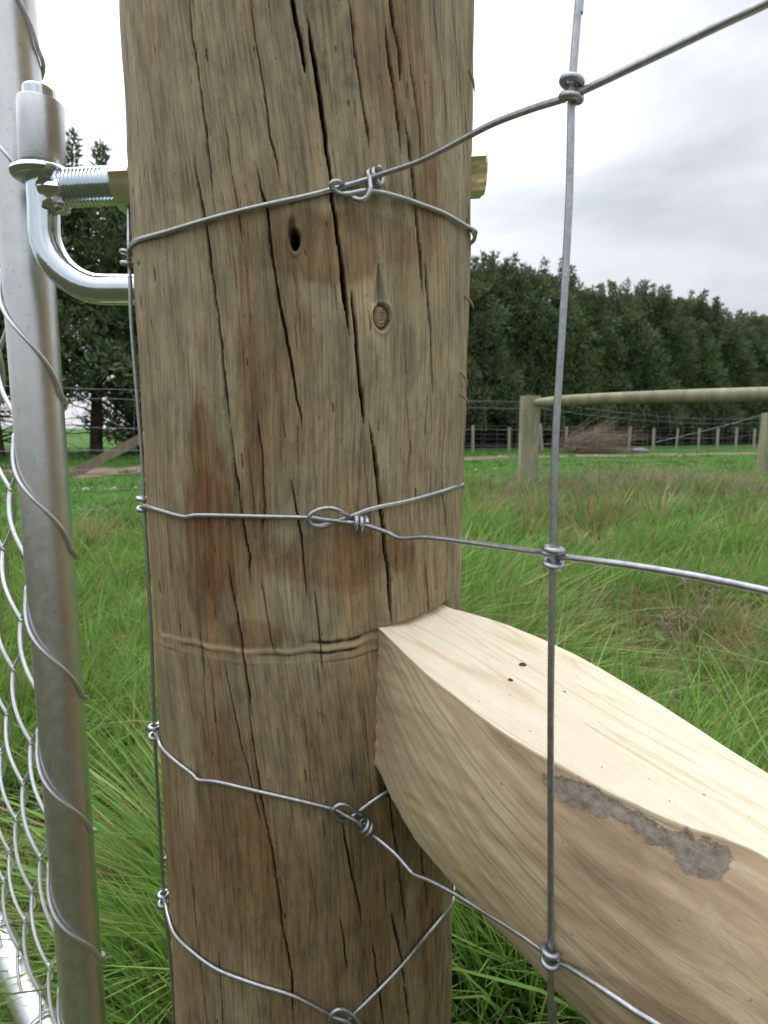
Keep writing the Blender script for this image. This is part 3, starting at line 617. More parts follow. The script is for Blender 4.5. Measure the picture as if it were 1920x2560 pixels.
for x, y in ((318,645),(357,1260),(386,1828),(409,2246)): netknot(at(x+1, y, YL-.001), .0031, .0026, .0014)

# ------------------------------------------------------------------ hinge hardware
YB_ = cy[0]*H+cy[1]
Ybolt = YB_
zL = at(280, 470, Ybolt); zRt = at(1198, 420, Ybolt-.004)
bax = (zRt-zL).normalized()
hb = thing('gate_hinge_bolt', tuple(at(112, 700, Ybolt)), 'bright zinc J-shaped gate hinge bolt with threaded shank through the big post', 'hinge bolt')
bst = at(150, 472, Ybolt)
# threaded shank: a real helical-looking thread
m = MB(); L_ = (zL-bst).length+.06; pr = []; n = int(L_/.0012)
for i in range(n): pr += [(.0100, i*.0012*1.0), (.0110, i*.0012+.0006)]
pitch = .0023; pr = []
i = 0.0
while i < L_: pr += [(.0098, i), (.0111, i+pitch*.42), (.0111, i+pitch*.62)]; i += pitch
m.lathe(bst, bax, pr, 40); m.build('threaded_shank', M_zinc, hb)
# J rod: from pin top down, bend, then right behind the post
pinx = at(100, 215, Ybolt)
rodp = [at(99, 196, Ybolt), at(101, 300, Ybolt), at(105, 420, Ybolt), at(110, 520, Ybolt), at(113, 600, Ybolt)]
cb = at(113, 600, Ybolt); rr = .034
e = at(118, 722, Ybolt)
bend = []
corner = Vector((cb.x+.001, Ybolt, at(200, 724, Ybolt).z)); down = (corner-cb).normalized(); rightv = Vector((1, 0, .0)).normalized()
c_in = corner-down*rr; c_out = corner+rightv*rr; ctr = corner-down*rr+rightv*rr
for k in range(11):
    a = math.pi/2*k/10; bend.append(ctr - rightv*rr*math.cos(a)+down*rr*math.sin(a))
rodp[0] = at(98, 228, Ybolt)
path = [p for p in rodp if p.z > c_in.z+.004]+bend+[c_out+rightv*.03, c_out+rightv*.07, c_out+rightv*.10]
m = MB(); n = len(path); m.tube(path, .0093, 36); m.build('hinge_rod', M_zinc, hb)
m = MB(); ctop = at(98, 228, Ybolt); axp = (at(99, 196, Ybolt)-at(105, 420, Ybolt)).normalized()
m.lathe(ctop-axp*.0006, axp, [(.0093, 0), (.0091, .0014), (.0083, .0022)], 36); m.build('pin_tip', M_zinc, hb)
# washer ring
wc = at(104, 432, Ybolt); m = MB(); m.lathe(wc-axp*.0035, axp+Vector((-.10, -.06, 0)), [(.0094, -.001), (.0148, -.0005), (.0168, .001), (.0176, .0028), (.0168, .0048), (.0148, .0062), (.0094, .0064)], 48); m.build('washer', M_zinc, hb)
# weld lump joining shank and rod
m = MB(); wv = at(140, 505, Ybolt-.009)
def lump(c, rx, ry, rz, seed, nn=18):
    vs = []; fs = []
    for i in range(nn+1):
        for j in range(nn*2):
            th = math.pi*i/nn; p_ = math.pi*j/nn; nx_, ny_, nz_ = math.sin(th)*math.cos(p_), math.sin(th)*math.sin(p_), math.cos(th)
            k_ = 1+.16*math.sin(5*nx_+seed)*math.sin(6*ny_+seed*2)+.10*math.sin(9*nz_+seed)
            vs.append((c.x+rx*nx_*k_, c.y+ry*ny_*k_, c.z+rz*nz_*k_))
    for i in range(nn):
        for j in range(nn*2):
            j2 = (j+1) % (nn*2); fs.append((i*nn*2+j, (i+1)*nn*2+j, (i+1)*nn*2+j2, i*nn*2+j2))
    return vs, fs
m.add(*lump(at(137, 480, Ybolt-.003), .0085, .010, .0135, 1.3)); m.build('weld_bead', M_zinc, hb)
m = MB(); m.add(*lump(at(145, 506, Ybolt-.0092), .0036, .0022, .0036, 2.6)); m.build('weld_spatter', M_weld, hb)
def nut(c, ax, half, rc, name, rot=0.35):
    ax = Vector(ax).normalized(); u = Vector((0, 0, 1)); u = (u-ax*u.dot(ax)).normalized(); v = ax.cross(u); m = MB(); vs = []; N = 72
    def hexr(a): a = (a-rot) % (math.pi/3)-math.pi/6; return rc*math.cos(math.pi/6)/math.cos(a)
    ri = rc*math.cos(math.pi/6)
    prof = [(-1, 'c'), (-.82, 'h'), (.82, 'h'), (1, 'c')]
    for h, kd in prof:
        for j in range(N):
            a = 2*math.pi*j/N; r = hexr(a); r = min(r, ri*1.0+.0) if kd == 'c' else min(r, ri*1.145)
            hh = h
            vs.append(tuple(Vector(c)+ax*half*hh+(u*math.cos(a)+v*math.sin(a))*r))
    fs = []
    for i in range(3):
        for j in range(N):
            j2 = (j+1) % N; fs.append((i*N+j, i*N+j2, (i+1)*N+j2, (i+1)*N+j))
    fs.append(tuple(range(N))[::-1]); fs.append(tuple(3*N+j for j in range(N)))
    m.add(vs, fs); o = m.build(name, M_nut)
    try: o.data.set_sharp_from_angle(angle=rad(20))
    except Exception: pass
    return o
o = nut(at(325, 463, Ybolt), bax, .0070, .0172, 'hex_nut', .42); tag(o, 'yellow zinc hex nut on the threaded hinge bolt left of the big post', 'nut')
o = nut(at(1180, 417, Ybolt), bax, .0072, .0184, 'hex_nut', .62); tag(o, 'yellow zinc hex nut poking out right of the big post', 'nut')

# ------------------------------------------------------------------ gate
YS = Ybolt+.030
gx0 = at(112, 1280, YS)
def stile_at(z):
    # straight pipe through two sight points
    a = at(20, 0, YS); b = at(211, 2560, YS); t = (z-a.z)/(b.z-a.z); return a+(b-a)*t
gate = thing('chain_link_gate', (gx0.x, YS, .2), 'silver pipe gate with chain link mesh hung on the J hinge bolt', 'gate')
RP = .0160
m = MB(); m.tube([stile_at(z) for z in np.linspace(.20, 1.15, 40)], RP, 48); m.build('gate_stile', M_pipe, gate)
# hinge collar round the pin, welded to the stile
m = MB(); cbot = at(106, 418, Ybolt); ctp = at(101, 256, Ybolt); al = (ctp-cbot); m.lathe(cbot, al, [(.0095, 0), (.0126, 0), (.0131, .0012), (.0131, al.length-.0012), (.0126, al.length), (.0095, al.length), (.0095, al.length-.003)], 48); m.build('hinge_collar', M_collar, gate)
m = MB()
for s_ in (0,): m.tube([at(47, 260+ k*18, Ybolt+.010) + Vector((0, 0, .0004*math.sin(k*2.1))) for k in range(9)], .0032, 8, rs=[.0026+.0012*random.random() for _ in range(9)])
m.build('weld_seam', M_collar, gate)
ud = Vector((-.715, .70, 0)).normalized()
zb_ = stile_at(.24)
m = MB(); zr = None
p0 = at(0, 2366, 1); 
# bottom rail: horizontal pipe along the gate plane at the height it is seen at
dr = ray(85, 2560); dv = Vector((dr.x, dr.y)); 
sb = stile_at(.3); a_ = np.array([[dr.x, -ud.x], [dr.y, -ud.y]]); sol = np.linalg.solve(a_, np.array([sb.x, sb.y])); zr = H+dr.z*sol[0]+.014; print('rail height', zr, sol)
sr = stile_at(zr); m.tube([sr+ud*s_ for s_ in np.linspace(.0, 1.25, 30)], RP, 40); m.build('bottom_rail', M_pipe, gate)
m = MB(); m.tube([Vector((sr.x, sr.y, 1.13))+(stile_at(1.13)-Vector((sr.x, sr.y, 1.13)))+ud*s_ for s_ in np.linspace(0, 1.25, 10)], RP, 32); m.build('top_rail', M_pipe, gate)
m = MB(); m.tube([Vector((sr.x, sr.y, z))+ud*1.25 for z in (zr, 1.13)], RP, 32); m.build('far_stile', M_pipe, gate)
# lacing strand: the last chain-link spiral wound round the stile
PITCH = None
zs_tip = [stile_at(at(x, y, YS).z) .z for x, y in ((162,998),(191,1400),(213,1745),(236,2095),(260,2400))]
pts = []; fr = .80
tops = np.array(zs_tip); PITCH = float(-(tops[-1]-tops[0])/4); print('pitch', PITCH, tops)
z0 = tops[0]; RL = RP+.0016
for turn in range(-5, 6):
    for k in range(40):
        f = k/40; z = z0-PITCH*(turn+f)
        if f < 1-fr: a = math.pi/2*.0+ (f/(1-fr))*math.pi+math.pi/2   # behind, right to left
        else: q_ = (f-(1-fr))/fr; a = -math.pi/2+(q_-.055*math.sin(2*math.pi*q_))*math.pi                 # in front, left to right
        # a measured so that right = 90 deg, left = 270/-90
        if z < zr+.01 or z > 1.13: continue
        c = stile_at(z); ex = 1.0+.03*max(0, math.sin(a))
        # view-facing frame of the stile
        pts.append(Vector((c.x+RL*math.sin(a), c.y-RL*math.cos(a), z)))
m = MB(); m.tube(spline(pts[::2], 3), .00135, 10); m.build('chain_strand', M_mesh, gate)
# chain link spirals: each a zigzag in the gate plane, hooked on its neighbours
WC = .0375
vn = Vector((.70, .715, 0))
def link_strand(k):
    pts = []; u0 = .012+WC*k; ph = .5*(k % 2)
    zk = z0+.33*PITCH
    z = 1.12
    while z > zr+.012:
        f = ((z0-z)/PITCH+ph+.86) % 1.0
        # front leg: from far (left) to near (right) going down; back leg returns
        tri = f*2 if f < .5 else 2-f*2                # 0 at left knuckle, 1 right
        rnd = .5-.5*math.cos(math.pi*tri); tr2 = tri*.72+rnd*.28
        uu = u0+WC*1.06*(1-tr2); off = .0024*math.sin(2*math.pi*f)
        bow = .0030*math.sin(math.pi*tri)*(1 if f < .5 else -1)
        c = stile_at(z); pts.append(Vector((c.x, c.y, z))+ud*uu-vn*(off+bow))
        z -= PITCH/30
    return pts
for k in range(30):
    MB().tube(link_strand(k), .0016, 8).build('chain_strand', M_mesh, gate)
# wire tie on the bottom rail
for s_ in (.135, .29, .45): 
    c = sr+ud*s_; MB().tube(coil(c, ud+Vector((0, 0, .12)), RP+.0018, 1.6, .004, .5, 24), .0013, 8).build('mesh_tie', M_mesh, gate)

# ------------------------------------------------------------------ middle distance: rail fence
mp_ = at(1318, 1205, 6.5); mpx, mpy = mp_.x, 6.5; mz = mp_.z
ztop = at(1318, 990, 6.5).z
mid = thing('fence_post', (mpx, mpy, mz-.1), 'pale square-topped timber post holding the left end of the long round rail', 'fence post')
def rough_post(name, mat, parent, x, y, z0, z1, r, flat=.75, seed=0, lean=(0, 0)):
    m = MB(); vs = []; N = 20; K = 14
    for i in range(K+1):
        z = z0+(z1-z0)*i/K
        for j in range(N):
            a = 2*math.pi*j/N; rr_ = r*(1+.03*math.sin(3*a+seed+i*.5)+.015*math.sin(7*a+i)); xx = rr_*math.cos(a); yy = rr_*math.sin(a)
            m_ = r*.84; xx = max(-m_, min(m_, xx*1.05)); yy = max(-m_, min(m_, yy*1.05))
            vs.append((x+xx+lean[0]*(z-z0), y+yy+lean[1]*(z-z0), z))
    fs = [(i*N+j, i*N+(j+1) % N, (i+1)*N+(j+1) % N, (i+1)*N+j) for i in range(K) for j in range(N)]; fs.append(tuple(K*N+j for j in range(N)))
    m.add(vs, fs); return m.build(name, mat, parent)
rough_post('post_timber', M_rail, mid, mpx, mpy, mz-.25, ztop, .112, seed=1)
r0 = at(1336, 1008, 6.42); r1 = at(1920, 985, 5.15); rd = (r1-r0); L1 = rd.length; rd.normalize()
m = MB(); ps = []; rs_ = []
for i in range(60):
    s_ = i/59*(L1+2.6); p = r0+rd*s_+Vector((0, 0, .006*math.sin(s_*2.2)+.012*math.sin(s_*.9+.6))); ps.append(p); rs_.append((.054 if s_ > .35 else .032+.022*(s_/.35)**.6)*(1+.16*min(1, s_/3))*(1+.02*math.sin(s_*5)))
m.tube(ps, .06, 20, rs=rs_); ro = m.build('fence_rail', M_rail); tag(ro, 'long round greenish timber rail running off to the right across the paddock', 'fence rail')
p2 = at(1920, 1160, 11); p2t = at(1915, 1032, 11).z
fp2 = thing('fence_post', (p2.x, 11, 0), 'round timber post at the right edge behind the long rail', 'fence post')
rough_post('post_timber', M_rail, fp2, p2.x, 11, p2.z-.3, p2t, .17, seed=3)
# netting of the middle fence
def wave(a, b, sag, n=26, sd=0, wob=.006):
    return [Vector(a).lerp(Vector(b), i/n)+Vector((0, 0, -4*sag*(i/n)*(1-i/n)+wob*math.sin(i*1.9+sd))) for i in range(n+1)]
mnet = thing('stock_fence', (-1.9, 4.6, 0), 'fine wire stock netting crossing the paddock behind the big post', 'wire fence')
Lft = Vector((-4.6, 3.11, 0)); Mdl = Vector((mpx, mpy-.11, 0)); Rgt = Vector((p2.x, 11-.16, 0))
hs = [1.047, .977, .765, .60, .46, .311, .167, .07]
for i, hh in enumerate(hs):
    MB().tube(wave(Lft+Vector((0, 0, hh)), Mdl+Vector((0, 0, hh)), .012, sd=i, n=40, wob=.003), .0013, 5).build('line_wire', M_fwire, mnet)
    MB().tube(wave(Mdl+Vector((0, 0, hh+.02)), Rgt+Vector((0, 0, hh-.03)), .10, sd=i, n=40, wob=.004), .0017, 5).build('line_wire', M_fwire, mnet)
for i in range(17):
    p = Lft.lerp(Mdl, i/17+.03); MB().tube([p+Vector((.012*math.sin(k*2+i), 0, .05+k*.125)) for k in range(9)], .0011, 4).build('stay_wire', M_fwire, mnet)
for i in range(20):
    p = Mdl.lerp(Rgt, i/20+.03); MB().tube([p+Vector((.02*math.sin(k*2+i), 0, .05+k*.12)) for k in range(9)], .0014, 4).build('stay_wire', M_fwire, mnet)
MB().tube(wave(at(1640,1105,9.5), at(1905,1037,10.8), .02), .004, 6).build('tension_wire', M_fwire, mnet)
# far fence with thin posts
def fpt(px):
    a = Vector((3.08, 21)); d = Vector((12.8, 5)); k_ = (px-960)/FPX*1.0
    # X = k*Y  (ground plan)
    s_ = (k_*a.y-a.x)/(d.x-k_*d.y); return a+d*s_
fposts = [1180,1270,1412,1483,1567,1628,1685,1740,1787,1833,1878]
first = None
for i, px in enumerate(fposts):
    g = fpt(px); Yd = g.y; zt_ = at(px, 1062+(px-1180)*.010, Yd).z; h = .92
    if first is None:
        o = rough_post('fence_post', M_fpost, None, 0, 0, -.1, h, .055, seed=5); first = o
    else:
        o = first.copy(); COL.objects.link(o)
    o.location = (g.x, g.y, 0); o.rotation_euler = (rad(random.uniform(-2, 2)), rad(random.uniform(-2, 2)), random.uniform(0, 6)); o.scale = (random.uniform(.8, 1.15), random.uniform(.8, 1.15), random.uniform(.94, 1.05))
    tag(o, 'thin pale timber post in the far fence along the trees', 'fence post', 'thin posts of the far fence')
g = fpt(1352); o = rough_post('fence_post', M_fpost, None, 0, 0, -.1, 1.02, .07, seed=8); o.location = (g.x, g.y, 0); o.rotation_euler = (0, rad(-7), 0); tag(o, 'leaning pale post of the far fence beside the brush pile', 'fence post')
ff = thing('stock_fence', (3.08, 21, 0), 'far wire fence strung on thin posts in front of the conifers', 'wire fence')
a = fpt(560); b = fpt(2080)
for i, hh in enumerate((.9, .78, .62, .46, .3, .14)):
    MB().tube([Vector((a.x, a.y, hh)).lerp(Vector((b.x, b.y, hh)), k/60)+Vector((0, 0, .012*math.sin(k*1.3+i))) for k in range(61)], .0034, 4).build('line_wire', M_fwire, ff)
for i in range(44):
    p = Vector((a.x, a.y, 0)).lerp(Vector((b.x, b.y, 0)), i/44); MB().tube([p+Vector((0, 0, .1)), p+Vector((.01, 0, .9))], .003, 4).build('stay_wire', M_fwire, ff)
# diagonal brace left
b0 = at(186, 1183, 9.9); b1 = at(352, 1096, 10.3)
br = thing('fence_brace', (b1.x+.5, 10.4, 0), 'old grey timber brace slanting up from the dirt path left of the big post', 'brace')
b2 = b1+(b1-b0)*.55; dx = (b2-b0).normalized(); m = MB(); up = Vector((0, 0, 1)); sidev = dx.cross(up).normalized(); upv = sidev.cross(dx)
def plank(m, p, q, wv_, hv, n=10):
    vs = []
    for i in range(n+1):
        c = p.lerp(q, i/n); 
        for a_, b_ in ((-1, -1), (1, -1), (1, 1), (-1, 1)): vs.append(c+sidev*wv_*a_*(1+.05*math.sin(i*2.+a_))+upv*hv*b_*(1+.06*math.sin(i*1.7+b_)))
    fs = [(i*4+j, i*4+(j+1) % 4, (i+1)*4+(j+1) % 4, (i+1)*4+j) for i in range(n) for j in range(4)]+[(3, 2, 1, 0), (n*4, n*4+1, n*4+2, n*4+3)]; m.add(vs, fs)
plank(m, b0-dx*.15, b2, .06, .075); m.build('strut', M_brace, br, False)
rough_post('post_timber', M_brace, br, b2.x+.05, b2.y, -.1, 1.15, .11, seed=6)
# brush pile
bpile = MB(); c0 = fpt(1470); bx, by = c0.x-.2, c0.y-2.2
for k in range(420):
    s0 = Vector((bx+random.gauss(-.9, .35), by+random.gauss(0, .4), random.uniform(0, .45))); L_ = random.uniform(.7, 2.2); an = rad(random.gauss(22, 16)); az = random.gauss(0, .45)
    d = Vector((math.cos(an)*math.cos(az), math.cos(an)*math.sin(az), math.sin(an))); p = [s0+d*L_*f+Vector((0, 0, -.28*L_*f*f+random.uniform(-.03, .03))) for f in (0, .25, .5, .75, 1)]
    p = [Vector((q_.x, q_.y, max(.01, q_.z))) for q_ in p]; r_ = random.uniform(.005, .014); bpile.tube(p, r_, 4, rs=[r_, r_*.9, r_*.7, r_*.5, r_*.25], cap=False)
o = bpile.build('brush_pile', M_dead); tag(o, 'heap of dry brown cut branches by the far fence', 'brush pile')
# grey lump and pale stones
def stone(px, py, r, label, mat, grp=None, squash=.5, proto=None):
    p = onz(px, py, .0)
    if proto is None:
        m = MB(); m.add(*lump(Vector((0, 0, 0)), 1, .8, squash, px*.01, 8)); o = m.build('stone', mat)
    else: o = proto.copy(); COL.objects.link(o)
    o.location = (p.x, p.y, r*.2); o.scale = (r, r, r); o.rotation_euler = (0, 0, random.uniform(0, 6)); tag(o, label, 'stone', grp); return o
t_ = NT('pale_stone'); M_stone = t_.fin(t_.ramp(t_.noise(8), [(.3, (.42, .38, .32)), (.7, (.62, .57, .5))]), .9)
t_ = NT('blue_grey_stone'); M_stone2 = t_.fin(t_.ramp(t_.noise(6), [(.3, (.13, .16, .17)), (.7, (.24, .28, .29))]), .6)
sp_ = stone(1598, 1133, .28, 'blue grey boulder in the grass below the far fence', M_stone2)
pr_ = None
for px, py in ((196,1180),(330,1175),(285,1222),(215,1224),(340,1219),(1215,1137),(1250,1141),(1190,1175),(1240,1172),(1560,1142),(1490,1140),(1700,1141)):
    o = stone(px, py, random.uniform(.025, .055)*(1 if px < 1000 else 1.2), 'small pale stone lying on the short grass or dirt beyond the netting', M_stone, 'pale stones beyond the netting', .35, pr_); pr_ = pr_ or o

# ------------------------------------------------------------------ conifers
def crown_mesh(name, hgt, rad_, base, nclump, per, seed, sparse_low=0.0, size=.14):
    r = np.random.default_rng(seed)
    z = base+(hgt-base)*r.random(nclump)**.92
    f = (z-base)/(hgt-base)
    prof = np.where(f < .12, .75+f*2, 1.0)*np.where(f > .72, 1-((f-.72)/.28)**1.6*.78, 1.0)
    lob = 1+.30*np.sin(r.random()*6+z*1.7)+.0
    ang = r.random(nclump)*2*math.pi; rr = rad_*prof*(.35+.65*np.sqrt(r.random(nclump)))*(1+.25*np.sin(ang*3+z*1.3+seed))
    cx_ = rr*np.cos(ang); cy_ = rr*np.sin(ang)
    # shoots standing out of the top
    ns = 26; sa = r.random(ns)*6.28; sr_ = rad_*.85*np.sqrt(r.random(ns)); sx = sr_*np.cos(sa); sy = sr_*np.sin(sa); sh = r.random(ns)**2*.95
    ex = []
    for i in range(ns):
        k = 3+int(6*sh[i]); zz = hgt-.5*(sr_[i]/rad_)+np.linspace(-.5, sh[i], k); ex.append(np.stack([sx[i]+.25*(zz-hgt)*r.normal()*.5+np.zeros(k), sy[i]+np.zeros(k), zz], -1))
    ex = np.vstack(ex); keep = r.random(nclump) > sparse_low*np.clip(1-f*2.2, 0, 1)
    C = np.vstack([np.stack([cx_, cy_, z], -1)[keep], ex]); n = len(C)
    csz = np.concatenate([r.uniform(.20, .42, keep.sum()), r.uniform(.10, .20, len(ex))])
    P = np.repeat(C, per, 0); sz = np.repeat(csz, per); off = r.normal(size=(n*per, 3)); off /= np.linalg.norm(off, axis=1)[:, None]; off *= (sz*r.random(n*per)**.5)[:, None]; off[:, 2] *= .8
    P = P+off
    outv = off/(np.linalg.norm(off, axis=1)[:, None]+1e-6); d = outv*.8+np.stack([P[:, 0]*.12, P[:, 1]*.12, np.full(len(P), .55)], -1)+r.normal(size=P.shape)*.45; d /= np.linalg.norm(d, axis=1)[:, None]
    q_ = np.cross(d, r.normal(size=P.shape)); q_ /= np.linalg.norm(q_, axis=1)[:, None]
    L_ = size*r.uniform(.6, 1.5, len(P)); W = size*.24*r.uniform(.7, 1.3, len(P))
    a = P-q_*W[:, None]; b = P+q_*W[:, None]; c = P+d*L_[:, None]+q_*W[:, None]*.35; e = P+d*L_[:, None]-q_*W[:, None]*.35
    V = np.stack([a, b, c, e], 1).reshape(-1, 3); Q = np.arange(len(V)).reshape(-1, 4)
    tone = np.repeat(r.random(n), per)*.6+r.random(n*per)*.4
    c1 = np.array([.072, .125, .060]); c2 = np.array([.21, .27, .135]); col = c1+(c2-c1)*tone[:, None]
    topf = np.clip((P[:, 2]-hgt*.72)/(hgt*.28), 0, 1)[:, None]; br_ = np.repeat((r.random(n) < .13+.0), per)[:, None]*r.random((n*per, 1))
    col = col*(1-.40*topf)+np.array([.115, .115, .075])*.40*topf
    col = np.where(br_ > .15, col*.4+np.array([.115, .075, .045])*.6, col)
    yel = (np.repeat(r.random(n) < .10, per) & (r.random(n*per) < .5))[:, None]; col = np.where(yel, np.array([.15, .135, .045]), col)
    col = np.hstack([col, np.ones((len(col), 1))]); tint = np.repeat(col, 4, 0)
    me_o = npmesh('crown', V, Q, M_leaf, None, {'tint': tint}, None, False)
    return me_o
def trunk_mesh(hgt, base, seed, dead=30):
    random.seed(seed); m = MB(); ps = [Vector((.10*math.sin(z*.7+seed), .10*math.cos(z*.9+seed), z)) for z in np.linspace(-.1, hgt*.92, 12)]
    m.tube(ps, .2, 9, rs=list(np.linspace(.19, .03, 12)))
    for k in range(dead):
        z = random.uniform(.35, base+1.3); a = random.uniform(0, 6.28); L_ = random.uniform(.8, 2.0); p = [Vector((0, 0, z))]; d = Vector((math.cos(a), math.sin(a), random.uniform(-.15, .45)))
        for j in range(6): d = (d+Vector((random.gauss(0, .22), random.gauss(0, .22), random.gauss(.0, .16)))).normalized(); p.append(p[-1]+d*L_/6)
        r_ = random.uniform(.018, .04); m.tube(p, r_, 5, rs=[r_*(1-.14*j) for j in range(7)], cap=False)
        for t_ in range(4):
            q_ = p[random.randint(2, 5)]; e_ = Vector((random.gauss(0, 1), random.gauss(0, 1), random.gauss(-.1, .6))).normalized(); l2 = random.uniform(.25, .7)
            m.tube([q_, q_+e_*l2*.5, q_+e_*l2+Vector((0, 0, -.06))], .009, 4, rs=[.010, .007, .003], cap=False)
    for k in range(14):
        z = random.uniform(base, hgt*.85); a = random.uniform(0, 6.28); m.tube([Vector((0, 0, z)), Vector((math.cos(a)*.7, math.sin(a)*.7, z+.35)), Vector((math.cos(a)*1.4, math.sin(a)*1.4, z+.8))], .04, 5, rs=[.05, .035, .015], cap=False)
    return m.build('trunk', M_trunk)
protos = []
for s_, (hg, rd_, bs, nc_, sp) in enumerate(((7.6, 1.95, .9, 950, .0), (8.1, 1.85, 1.1, 950, .05), (7.3, 2.1, .8, 950, .0), (7.5, 2.5, 1.7, 1150, .2), (6.6, 2.0, .1, 900, .0))):
    cr = crown_mesh('crown', hg, rd_, bs, nc_, 26, 60+s_, sp); tr_ = trunk_mesh(hg, bs, 70+s_, 60 if s_ == 3 else 30); protos.append((cr, tr_))
random.seed(5)
belt = []
def beltpt(px): inv = np.interp(px, [-400, 240, 1180, 1920, 2500], [.070, .0575, .037, .0238, .0165]); Yd = 1/inv; return Vector(((px-960)/FPX*Yd*1.0, Yd))
px = -330.0; used = set(); cnt = 0
while px < 2330:
    g = beltpt(px)
    for row in (0, 1) if (px > 340 or px < 60) else (0,):
        gx = g.x-row*1.3+random.gauss(0, .25); gy = g.y+row*2.1+random.gauss(0, .3)
        left = px < 420
        k = 3 if left else (random.choice([0, 1, 2]) if row == 0 else 4); cr, tr_ = protos[k]
        lab = ('dark conifer at the left with bare lower limbs and sky showing beneath' if left else ('dark green conifer in the front row of the shelter belt behind the far fence' if row == 0 else 'dark green conifer in the back row of the shelter belt behind the far fence'))
        T = thing('conifer_tree', (gx, gy, 0), lab, 'tree', 'bare-limbed conifers at the left' if left else ('front row of shelter belt conifers' if row == 0 else 'back row of shelter belt conifers'))
        sc = random.uniform(.93, 1.06)*(1.0 if row == 0 else .96); rot = random.uniform(0, 6.28)
        for src in (cr, tr_):
            if k in used: c = src.copy(); COL.objects.link(c)
            else: c = src
            c.parent = T; c.matrix_parent_inverse = Matrix(); c.location = (0, 0, 0)
        used.add(k); T.rotation_euler = (0, 0, rot); T.scale = (sc*1.0, sc*1.0, sc); cnt += 1
    step = 1.75 if px > 380 else 2.3
    g2 = beltpt(px+10); px += step/max(.001, (g2-g).length)*10
print('trees', cnt)

# ------------------------------------------------------------------ grass
def blades(name, x, y, h, wd, leanx, leany, tint, label_kind=True, seg=4, curl=.9):
    n = len(x); z0 = gh(x, y)-.01; s = np.linspace(0, 1, seg+1); a = rng.random(n)*6.28; px_, py_ = np.cos(a), np.sin(a)
    P = []
    cv = rng.uniform(.3, 1.3, n)*curl
    for t in s:
        k = t+cv*t*t*.9; zz = z0+h*(t-.38*cv*t*t*np.clip(np.hypot(leanx, leany), 0, 1.2)); cxx = x+leanx*h*k*.6; cyy = y+leany*h*k*.6; w_ = wd*(1-t**1.6*.93)*.5
        P.append(np.stack([cxx-px_*w_, cyy-py_*w_, zz], -1)); P.append(np.stack([cxx+px_*w_, cyy+py_*w_, zz], -1))
    V = np.stack(P, 1).reshape(-1, 3); m = 2*(seg+1); base = np.arange(n)[:, None]*m
    Q = np.concatenate([base+np.array([[2*i, 2*i+1, 2*i+3, 2*i+2]]) for i in range(seg)], 1).reshape(-1, 4)
    t4 = np.hstack([tint, np.ones((n, 1))]); T_ = np.repeat(t4, m, 0)
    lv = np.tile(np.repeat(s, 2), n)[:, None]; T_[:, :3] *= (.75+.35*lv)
    return tag(npmesh(name, V, Q, M_grass, None, {'tint': T_}), kind='stuff')
def grass_tint(n, x, y, dry):
    g = rng.random((n, 1)); pt = vnoise(x*2.2+70, y*2.2+70, 91)[:, None]; g = np.clip(g*.75+.5*(pt-.35), 0, 1); c = np.array([.070, .185, .022])*(1-g)+np.array([.255, .43, .10])*g
    yl = (rng.random((n, 1)) < .13); c = np.where(yl, np.array([.22, .25, .06])*(.7+.5*rng.random((n, 1))), c)
    d = rng.random(n) < dry; c = np.where(d[:, None], np.array([.36, .28, .15])*(.6+.6*rng.random((n, 1))), c)
    return c
def field(n, y0, y1, spread=1.0):
    y = np.exp(rng.uniform(math.log(y0), math.log(y1), n)); x = rng.uniform(-1, 1, n)*(.86*y+.25)*spread; return x, y
x, y = field(150000, .50, 7.2)
cxk = rng.uniform(0, 1, len(x)) < .72                    # most blades gather into tussocks
cell = .11+.035*y; ix = np.floor(x/cell); iy = np.floor(y/cell); hsh = np.abs(np.sin(ix*12.9898+iy*78.233)*43758.5453) % 1; hs2 = np.abs(np.sin(ix*39.34+iy*11.13)*24634.6345) % 1
tx = (ix+.2+.6*hsh)*cell; ty = (iy+.2+.6*hs2)*cell; pull = rng.uniform(.35, .85, len(x)); ox, oy = x-tx, y-ty
x = np.where(cxk, tx+ox*(1-pull), x); y = np.where(cxk, ty+oy*(1-pull), y); tl_ = np.where(cxk, 1., 0.); fanx = ox/cell*1.5*tl_; fany = oy/cell*1.5*tl_
m_ = longzone(x, y) & (np.hypot(x-cx[1], y-cy[1]) > .115); x = x[m_]; y = y[m_]; fanx = fanx[m_]; fany = fany[m_]; n = len(x)
cl = vnoise(x*5+50, y*5+50, 81); cl2 = vnoise(x*1.3+20, y*1.3+20, 82)
h = (.10+.20*cl*cl2*1.6+.05*rng.random(n))*np.where(rng.random(n) < .08, 1.45, 1); h *= np.where(y > 4.8, .75, 1); h *= np.where((x < -.22) & (y > .36) & (y < 1.0), .55, 1)   # trodden short under the gate
wdir = vnoise(x*3+9, y*3+9, 83)*6.28*1.2; lx = .35*np.cos(wdir)+.25*rng.normal(size=n)+.2+fanx; ly = .35*np.sin(wdir)+.25*rng.normal(size=n)+fany
dryp = np.clip(.09+.5*smooth(.58, .82, vnoise(x*1.6+7, y*1.1+3, 84))+.14*smooth(4.6, 6.0, y)*(x > .9), 0, .7)
blades('long_grass', x, y, h, (.0044+.0034*rng.random(n)**2+.004*(rng.random(n) < .12))*(1+.24*np.clip(y-1, 0, 7)), lx, ly, grass_tint(n, x, y, dryp), seg=5)
